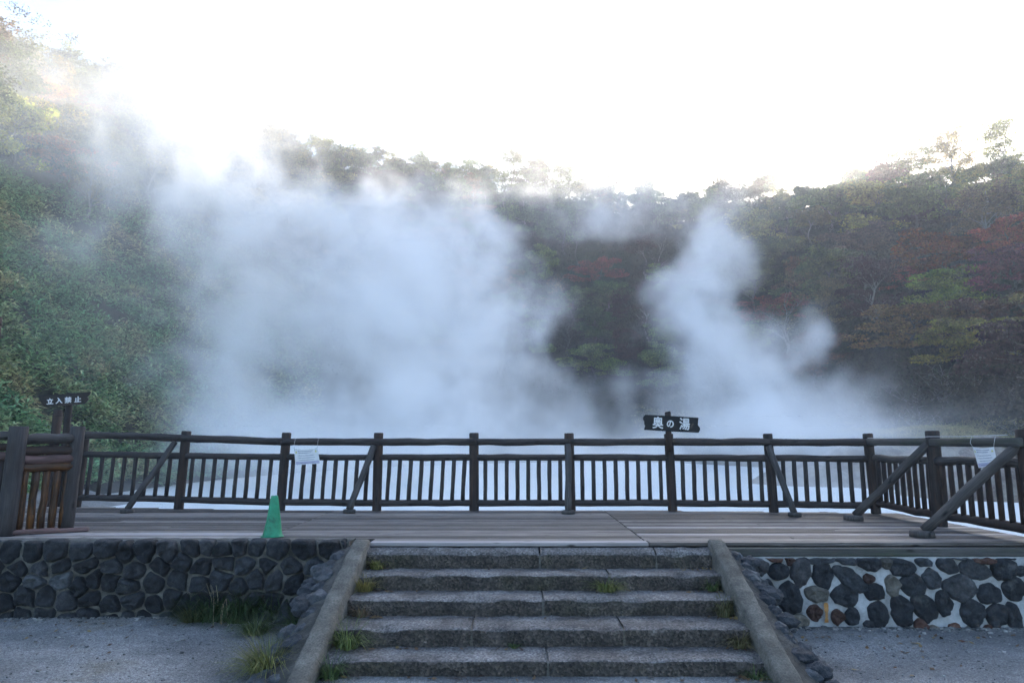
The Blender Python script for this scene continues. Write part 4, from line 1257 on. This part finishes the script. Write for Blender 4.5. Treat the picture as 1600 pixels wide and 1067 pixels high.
# right wall: dark stones in broad pale mortar
RY = 7.71
org = Vector((5.0, RY, -.86))
wr = empty('stone_wall', org, label='stone wall right of the steps with dark stones set in broad white mortar', cat='wall')
rough_face(2.28, 8.2, -.94, -.138, RY, .35, 'mortar', M_LIME, wr, org, .016)
STN = [(45,270,50,38,5,1),(140,292,30,42,-20,1),(325,278,90,48,0,0),(212,372,58,97,8,0),(70,372,66,50,5,0),(350,400,62,76,-10,0),(500,300,72,30,5,0),(520,420,104,54,35,0),(640,318,78,50,20,0),(638,416,33,28,0,1),
 (840,335,80,60,10,0),(975,302,50,40,10,0),(908,465,74,66,0,0),(785,462,50,62,0,2),(1035,420,56,63,0,0),(1130,335,78,48,28,0),(1200,275,55,22,5,0),(1300,365,98,56,15,0),(1350,292,62,30,0,1),(1482,362,82,60,0,0),(1210,475,102,76,10,0),(1398,516,74,60,0,0),(1545,482,68,68,0,3),(1590,372,36,32,0,0),
 (145,540,72,96,-5,0),(305,512,74,46,5,2),(485,525,84,64,18,0),(670,502,64,50,5,3),(20,500,36,72,-10,0),(530,652,44,54,0,3),(698,645,58,82,-5,3),(845,620,66,92,-8,3),(992,605,66,88,-40,3),(1105,570,46,72,-10,3),(1285,635,76,82,0,0),(1440,645,62,68,10,3),(1545,655,44,86,-10,3),
 (300,632,46,46,0,1),(442,662,38,44,0,1),(960,716,36,46,0,1),(1176,726,36,28,0,1),(1402,732,52,24,0,1),(200,680,60,36,0,2),(1040,735,40,22,0,2),(640,705,36,24,0,3),(1290,735,50,20,0,2),
 (-45,330,50,66,-15,0),(-165,205,58,38,0,0),(-155,285,54,28,10,3),(-35,560,36,40,0,3),(740,310,34,46,-15,2),(1500,272,46,24,0,0),
 (1700,300,70,50,0,0),(1690,440,60,60,0,0),(1720,600,70,80,0,3),(1850,350,80,70,0,0),(1880,560,80,70,0,0),(2020,330,70,60,0,0),(2040,520,80,80,0,3),(2180,400,80,80,0,0),(2200,620,80,60,0,0)]
MS = [M_STONE2, M_RUST, M_TAN, M_STONE]
for i, (zx, zy, rx, ry, rot, mt) in enumerate(STN):
    rnd = random.Random(900 + i)
    c = aty(1200 + zx / 4, 800 + zy / 4, RY - .03)
    s = RY / 1067 / 4 * 1.0
    n_ = rnd.choice([7, 8, 9]); poly = []
    for kx in range(n_):
        a = 2 * math.pi * kx / n_ + rnd.uniform(-.18, .18)
        r = rnd.uniform(1.0, 1.2)
        x, z = math.cos(a) * rx * s * r, -math.sin(a) * ry * s * r
        ra = -R(rot); poly.append(Vector((c.x + x * math.cos(ra) - z * math.sin(ra), min(c.z + x * math.sin(ra) + z * math.cos(ra), -.15))))
    stone_obj(poly, RY + .012, rnd.uniform(.045, .07), MS[mt], wr, org, 300 + i)
c0 = aty(1290, 941, RY - .02); c1 = aty(1291, 972, RY - .02)
mb = MB()
for i in range(9):
    f = i / 8; w = .017 + .006 * math.sin(i * .9) + .004 * (i % 2)
    p = c0.lerp(c1, f)
    mb.v += [Vector((p.x - w, RY - .028 - .01 * math.sin(f * 3.1), p.z)) - org, Vector((p.x + w, RY - .028 - .01 * math.sin(f * 3.1), p.z)) - org]
for i in range(8): mb.face((2 * i, 2 * i + 2, 2 * i + 3, 2 * i + 1))
mb.build('rust_stain', M_STREAK, wr)

# ------------------------------------------------------------------ steps
k = NT('step_tread_concrete'); P = k.geo().outputs['Position']
vor = k.n('ShaderNodeTexVoronoi'); vor.inputs['Scale'].default_value = 62; k.l(P, vor.inputs['Vector'])
c = k.ramp(k.noise(P, 2.2, 6, .7), [(.3, (.040, .035, .032)), (.45, (.095, .087, .082)), (.7, (.195, .185, .178))])
c = k.mix(1.0, c, k.ramp(vor.outputs['Color'], [(.1, (.45, .45, .45)), (.5, (1, 1, 1)), (.9, (1.8, 1.8, 1.8))]), 'MULTIPLY')
k.col(c); k.rough(.85); k.bump(k.math('SUBTRACT', 1.0, vor.outputs['Distance']), .7, .012); M_TREAD = k.mat
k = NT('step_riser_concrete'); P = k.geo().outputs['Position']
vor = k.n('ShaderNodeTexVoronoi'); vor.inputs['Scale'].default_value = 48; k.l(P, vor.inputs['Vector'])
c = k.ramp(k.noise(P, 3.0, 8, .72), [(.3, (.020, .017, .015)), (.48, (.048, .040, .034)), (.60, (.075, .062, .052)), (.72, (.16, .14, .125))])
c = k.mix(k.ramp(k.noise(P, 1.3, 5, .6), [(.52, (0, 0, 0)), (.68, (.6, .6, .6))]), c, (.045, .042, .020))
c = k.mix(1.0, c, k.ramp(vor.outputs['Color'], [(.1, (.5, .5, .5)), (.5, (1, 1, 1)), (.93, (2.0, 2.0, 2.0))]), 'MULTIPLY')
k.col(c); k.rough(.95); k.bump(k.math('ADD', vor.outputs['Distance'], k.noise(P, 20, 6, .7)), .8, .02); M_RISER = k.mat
k = NT('kerb_concrete'); P = k.geo().outputs['Position']
c = k.ramp(k.noise(P, 4, 8, .72), [(.3, (.045, .040, .032)), (.5, (.105, .097, .080)), (.7, (.185, .172, .148))])
c = k.mix(1.0, c, k.ramp(k.noise(P, 60, 3, .6), [(.3, (.6, .6, .6)), (.7, (1.35, 1.35, 1.35))]), 'MULTIPLY')
k.col(c); k.rough(.9); k.bump(k.noise(P, 40, 6, .7), .7, .012); M_KERB = k.mat
NOSE = [(7.63, -.10), (7.26, -.25), (6.85, -.40), (6.39, -.55), (6.00, -.70)]
org = Vector((.33, 6.8, -.86))
st = empty('stone_steps', org, label='worn concrete steps between two sloping kerbs leading up to the deck', cat='steps')
JN = [[.30, 1.56], [1.0], [.30], [-.36, 1.00], [.30]]
SX0, SX1 = -1.60, 2.17
for i, (yn, zn) in enumerate(NOSE):
    yb = 7.80 if i == 0 else NOSE[i - 1][0] + .03
    zl = NOSE[i + 1][1] - .03 if i < 4 else -.95
    edges = [SX0] + JN[i] + [SX1]
    lift = .05 if i == 0 else 0.0
    sp = empty('step', (0, 0, 0)); sp.parent = st
    for q in range(len(edges) - 1):
        a = edges[q] + (.008 if q else 0); b_ = edges[q + 1] - (.008 if q < len(edges) - 2 else 0)
        prof = [(yb, zn + lift)] + [(yn + (yb - yn) * f, zn + .004 + lift * f) for f in (.75, .5, .3, .14)] + [(yn + .018, zn), (yn + .006, zn - .006), (yn, zn - .02)] + [(yn + .002 * kx, zn - .02 + (zl - zn + .02) * kx / 6) for kx in range(1, 7)]
        nxs = max(6, int((b_ - a) / .03)); mb = MB(); m = len(prof)
        for ix in range(nxs + 1):
            x = a + (b_ - a) * ix / nxs
            chip = max(0, noise.noise(Vector((x * 3.1, i * 7.7, 1)) - Vector((0, 0, 0))) - .04) * .11 + .012 * noise.noise(Vector((x * 14, i, 4)))
            endr = max(0, .03 - min(x - a, b_ - x)) if 0 < len(JN[i]) else 0
            for kx, (yy, zz_) in enumerate(prof):
                nzv = noise.noise(Vector((x * 8, yy * 8, zz_ * 8))) * .013 + noise.noise(Vector((x * 25, yy * 25, zz_ * 25))) * .007
                dy = dz = 0.0
                if 4 <= kx <= 8: dy = chip * (1 - abs(kx - 6.5) * .22); dz = -chip * .7 * (1 - abs(kx - 5.5) * .25) - endr * .3
                if kx >= 6: dy += nzv + endr * .25
                else: dz += nzv * .6
                mb.v.append(Vector((x, yy + dy, zz_ + dz)) - org)
        for ix in range(nxs):
            for kx in range(m - 1):
                p_ = ix * m + kx
                mb.face((p_, p_ + 1, p_ + m + 1, p_ + m), m=0 if kx < 6 else 1)
        for (ix, fl) in ((0, 0), (nxs, 1)):
            b0 = len(mb.v); mb.v.append(Vector((a if ix == 0 else b_, yb, zl)) - org)
            idx = [ix * m + kx for kx in range(m)] + [b0]
            mb.face(idx[::-1] if fl else idx, m=1)
        mb.build('block', [M_TREAD, M_RISER], sp)
    for jx in JN[i]:
        mb = MB(); mb.box((jx - org.x, (yn + .012 + yb) / 2 - org.y, (zn - .012 + zl) / 2 - org.z), (.022, yb - yn - .012, zn - .012 - zl), seed=i)
        mb.build('joint_mortar', M_KERB if i in (3,) else M_MORTAR, sp, smooth=False)
def kerb(x0, x1, name='kerb', flare=0.0):
    mb = MB(); bv = .02
    N_ = 90
    for i in range(N_ + 1):
        y = 7.80 - (7.80 - 5.35) * i / N_
        z = .035 - .375 * max(0, 7.72 - y)
        dx = flare * (7.8 - y)
        w_ = [noise.noise(Vector((y * 6, kx * 3.3, x0))) * .010 + noise.noise(Vector((y * 21, kx * 3.3, x0 + 5))) * .007 for kx in range(6)]
        mb.v += [Vector(p) - org for p in ((x0 + dx + w_[0], y, z - .55), (x0 + dx + w_[1], y, z - bv), (x0 + dx + bv, y, z + w_[2]), (x1 + dx - bv, y, z + w_[3]), (x1 + dx + w_[4], y, z - bv), (x1 + dx + w_[5], y, z - .55))]
    for i in range(N_):
        for kx in range(5):
            a = i * 6 + kx; mb.face((a, a + 1, a + 7, a + 6))
    mb.face(range(5, -1, -1)); mb.face(range(N_ * 6, N_ * 6 + 6))
    return mb.build(name, M_KERB, st)
kerb(-1.745, -1.575, flare=-.008); kerb(2.16, 2.335, flare=-.03)

# rough stone edging outside the kerbs
def edging(sx, xk, label, seed):
    og = Vector((xk, 6.7, -.8))
    o = empty('stone_edging', og, label=label, cat='edging')
    mb = MB(); N_ = 30
    for i in range(N_ + 1):
        y = 7.78 - 2.4 * i / N_; zt = -.02 - .375 * max(0, 7.72 - y)
        for (dx, zz_) in ((-.01, zt), (.10, zt - .03), (.22, zt - .10), (.34, -.62 + min(0, zt) * .3), (.42, -1.0)):
            mb.v.append(Vector((xk + sx * dx * (1 + .12 * noise.noise(Vector((y * 4, dx * 9, seed))) ), y, max(zz_, -1.0) + .025 * noise.noise(Vector((y * 9, dx * 9, seed + 4))))) - og)
    for i in range(N_):
        for kx in range(4):
            a = i * 5 + kx; mb.face((a, a + 1, a + 6, a + 5) if sx < 0 else (a, a + 5, a + 6, a + 1))
    mb.build('mortar_bed', M_BED, o)
    rnd = random.Random(seed)
    for i in range(24):
        y = 7.66 - 2.25 * i / 23 + rnd.uniform(-.04, .04); zt = -.05 - .375 * max(0, 7.72 - y)
        r = rnd.uniform(.075, .115)
        bm = bmesh.new(); bmesh.ops.create_icosphere(bm, subdivisions=3, radius=1)
        s_ = Vector((r * rnd.uniform(.9, 1.2), r * rnd.uniform(1.0, 1.35), r * rnd.uniform(.65, .95)))
        dxx = (.27 if i % 2 else .13) + rnd.uniform(-.04, .04); r *= (1.05 if i % 2 else .8)
        for v_ in bm.verts:
            p = v_.co.copy(); cl = Vector((round(p.x * 1.6) / 1.6, round(p.y * 1.6) / 1.6, round(p.z * 1.6) / 1.6))
            p = p.lerp(cl, .38) * (1 + .22 * noise.noise(p * 1.6 + Vector((i * 3.1, seed, 0))))
            v_.co = Vector((p.x * s_.x, p.y * s_.y, p.z * s_.z))
        me = bpy.data.meshes.new('rock'); bm.to_mesh(me); bm.free(); me.materials.append(M_EDGE)
        for pl in me.polygons: pl.use_smooth = False
        rk = link_mesh('rock', me, o, Vector((xk + sx * dxx, y, max(zt - .06 - .1 * (dxx > .25), -.84))) - og, (0, 0, rnd.uniform(0, 3)))
    return o
edging(-1, -1.755, 'ragged row of grey stones sloping down outside the left kerb', 3)
edging(1, 2.285, 'ragged row of grey stones sloping down outside the right kerb', 8)

# ------------------------------------------------------------------ grass tufts
M_TUFT = leaf_mat('grass_tuft_blades', var=.5, trans=.3)
def tuft(base, h, spread, n, color, label, seed, cat='grass tuft', stalks=0):
    n = int(n * 1.5) if n > 30 else n; spread *= 1.3
    rng = np.random.default_rng(seed)
    an = rng.uniform(0, 6.28, n); d = np.stack([np.cos(an), np.sin(an), np.zeros(n)], 1)
    root = d * (spread * .35 * rng.random(n) ** .7)[:, None]
    L = (h * rng.uniform(.45, 1.2, n))[:, None]
    out_ = (spread * rng.uniform(.2, 1.0, n))[:, None]
    dr = rng.uniform(.1, .9, n)[:, None]
    w = rng.uniform(.003, .0065, n)[:, None]
    sd = np.stack([-np.sin(an), np.cos(an), np.zeros(n)], 1) * w
    rows = []
    for f in (0, .35, .7, 1.0):
        p = root + d * out_ * f ** 1.6 + np.array([0, 0, 1.]) * L * (f - dr * f ** 3)
        ww = (1 - f * .9)
        rows += [p - sd * ww, p + sd * ww]
    V = np.stack(rows, 1).reshape(-1, 3)
    i = np.arange(n)[:, None] * 8
    F = np.concatenate([i + np.array([[2 * s, 2 * s + 1, 2 * s + 3, 2 * s + 2]]) for s in range(3)], 1).reshape(-1, 4)
    o = link_mesh('grass_tuft', np_mesh('grass_tuft', V, F, M_TUFT), None, base)
    o.color = tuple(color) + (1,)
    tag(o, label, cat)
    return o
YG = (.17, .17, .055); GG = (.075, .115, .040); DG = (.030, .055, .022); DR = (.15, .11, .065)
def onstep(i, x, back=.02):
    """foot of the riser below nosing i"""
    return Vector((x, NOSE[i][0] - back, (NOSE[i + 1][1] if i < 4 else -.86) + .004))
tuft(onstep(0, -1.45), .16, .14, 150, YG, 'small yellowish grass tuft at the left end of the top step', 1)
tuft(onstep(1, -1.50), .20, .17, 230, (.20, .18, .06), 'dense straw coloured tuft on the second step by the left kerb', 2)
tuft(onstep(2, -1.44), .15, .13, 110, DR, 'dry brown wisps on the third step by the left kerb', 3)
tuft(onstep(3, -1.46), .27, .22, 230, (.12, .16, .055), 'bushy green tuft on the fourth step by the left kerb', 4)
tuft(onstep(4, -1.50), .26, .16, 190, GG, 'green tuft at the foot of the steps by the left kerb', 5)
tuft(onstep(1, .96), .19, .20, 220, (.13, .15, .05), 'lone green tuft growing out of the second step near its middle', 6)
tuft(onstep(1, 2.04), .15, .11, 90, GG, 'small green tuft on the second step by the right kerb', 7)
tuft(onstep(2, 2.03), .26, .15, 210, (.10, .10, .045), 'tall half dry tuft on the third step by the right kerb', 8)
tuft(onstep(3, 2.02), .20, .16, 180, (.11, .10, .05), 'mixed green and brown tuft on the fourth step by the right kerb', 9)
tuft(onstep(4, 2.01), .17, .14, 150, GG, 'low green tuft at the foot of the steps by the right kerb', 10)
tuft(onstep(4, -.36), .09, .14, 90, (.10, .055, .035), 'withered reddish brown weed at the foot of the lowest step', 11)
tuft(onstep(3, .02), .05, .07, 50, GG, 'tiny weed in the joint of the fourth step', 21)
def gpt(u, v):
    p = onz(u, v, -.80); return Vector((p.x, p.y, ground_z(p.x, p.y) - .01))
tuft(gpt(420, 1040), .36, .34, 520, (.15, .165, .06), 'large pale green tuft on the gravel beside the left kerb', 12)
tuft(gpt(400, 985), .24, .25, 200, (.10, .13, .05), 'medium green tuft behind the large pale one by the left kerb', 22)
tuft(gpt(340, 962) + Vector((0, -.2, 0)), .44, .34, 420, DG, 'dark green tuft at the foot of the dark wall, leftmost of a clump', 13)
tuft(gpt(385, 960) + Vector((0, -.2, 0)), .46, .38, 560, (.038, .066, .026), 'broad dark green tuft in the middle of the clump below the dark wall', 14)
tuft(gpt(432, 955) + Vector((0, -.16, 0)), .48, .38, 600, (.034, .060, .024), 'dark green tuft nearest the kerb in the clump below the dark wall', 15)
tuft(gpt(312, 966) + Vector((0, -.15, 0)), .28, .28, 260, (.06, .07, .03), 'low olive tuft at the left end of the clump below the dark wall', 23)
tuft(gpt(470, 985), .30, .26, 240, (.07, .10, .04), 'green tuft growing between the kerb stones and the wall', 24)
tuft(gpt(462, 950) + Vector((.05, .02, .0)), .62, .18, 120, (.05, .075, .03), 'tall thin dark blades against the wall beside the kerb stones', 16)
tuft(gpt(350, 968) + Vector((0, -.12, 0)), .78, .30, 16, (.34, .28, .19), 'few tall straw stalks with bent tips in front of the dark wall', 17)
tuft(gpt(1268, 1036), .14, .12, 90, (.13, .13, .045), 'small yellowish tuft among the stones outside the right kerb', 18)

# fallen leaves caught along the kerbs and steps
rng = np.random.default_rng(31)
C = []
for i in range(170):
    x = float(rng.choice([rng.uniform(-1.55, -1.2), rng.uniform(1.8, 2.22), rng.uniform(-1.5, 2.2)])); s_ = int(rng.integers(0, 5))
    zz_ = NOSE[s_ + 1][1] if s_ < 4 else -.822
    yy = NOSE[s_][0] - float(rng.uniform(.02, .12))
    C.append((x, yy, zz_ + .012))
for i in range(160):
    x = float(rng.choice([rng.uniform(-6.5, -2.2), rng.uniform(2.9, 6.5)])); yy = float(7.6 - rng.exponential(.35)) if x < 0 else float(7.45 - rng.exponential(.35))
    C.append((x, max(yy, 4.6), ground_z(x, max(yy, 4.6)) + .010))
C = np.array(C)
v, f = quads(C, .055, .034, rng, 2.5)
k = NT('dead_leaf'); k.col(k.ramp(k.geo().outputs['Random Per Island'], [(0, (.05, .026, .014)), (.5, (.13, .075, .032)), (.8, (.22, .16, .06)), (1, (.10, .04, .025))])); k.rough(.8)
tag(link_mesh('fallen_leaves', np_mesh('fallen_leaves', v, f, k.mat)), 'small dead leaves scattered on the steps and the gravel', 'leaves', kind='stuff')
# ------------------------------------------------------------------ air
mat = bpy.data.materials.new('air'); mat.use_nodes = True
t = mat.node_tree; t.nodes.clear()
mo = t.nodes.new('ShaderNodeOutputMaterial'); pv = t.nodes.new('ShaderNodeVolumePrincipled')
pv.inputs['Color'].default_value = (0.95, 0.97, 1.0, 1)
pv.inputs['Density'].default_value = 0.0012
pv.inputs['Anisotropy'].default_value = 0.62
t.links.new(pv.outputs[0], mo.inputs['Volume'])
b = MB(); b.box((0, 110, 30), (620, 420, 130))
tag(b.build('haze', mat, smooth=False), 'thin morning haze hanging in the valley', 'haze', kind='stuff')
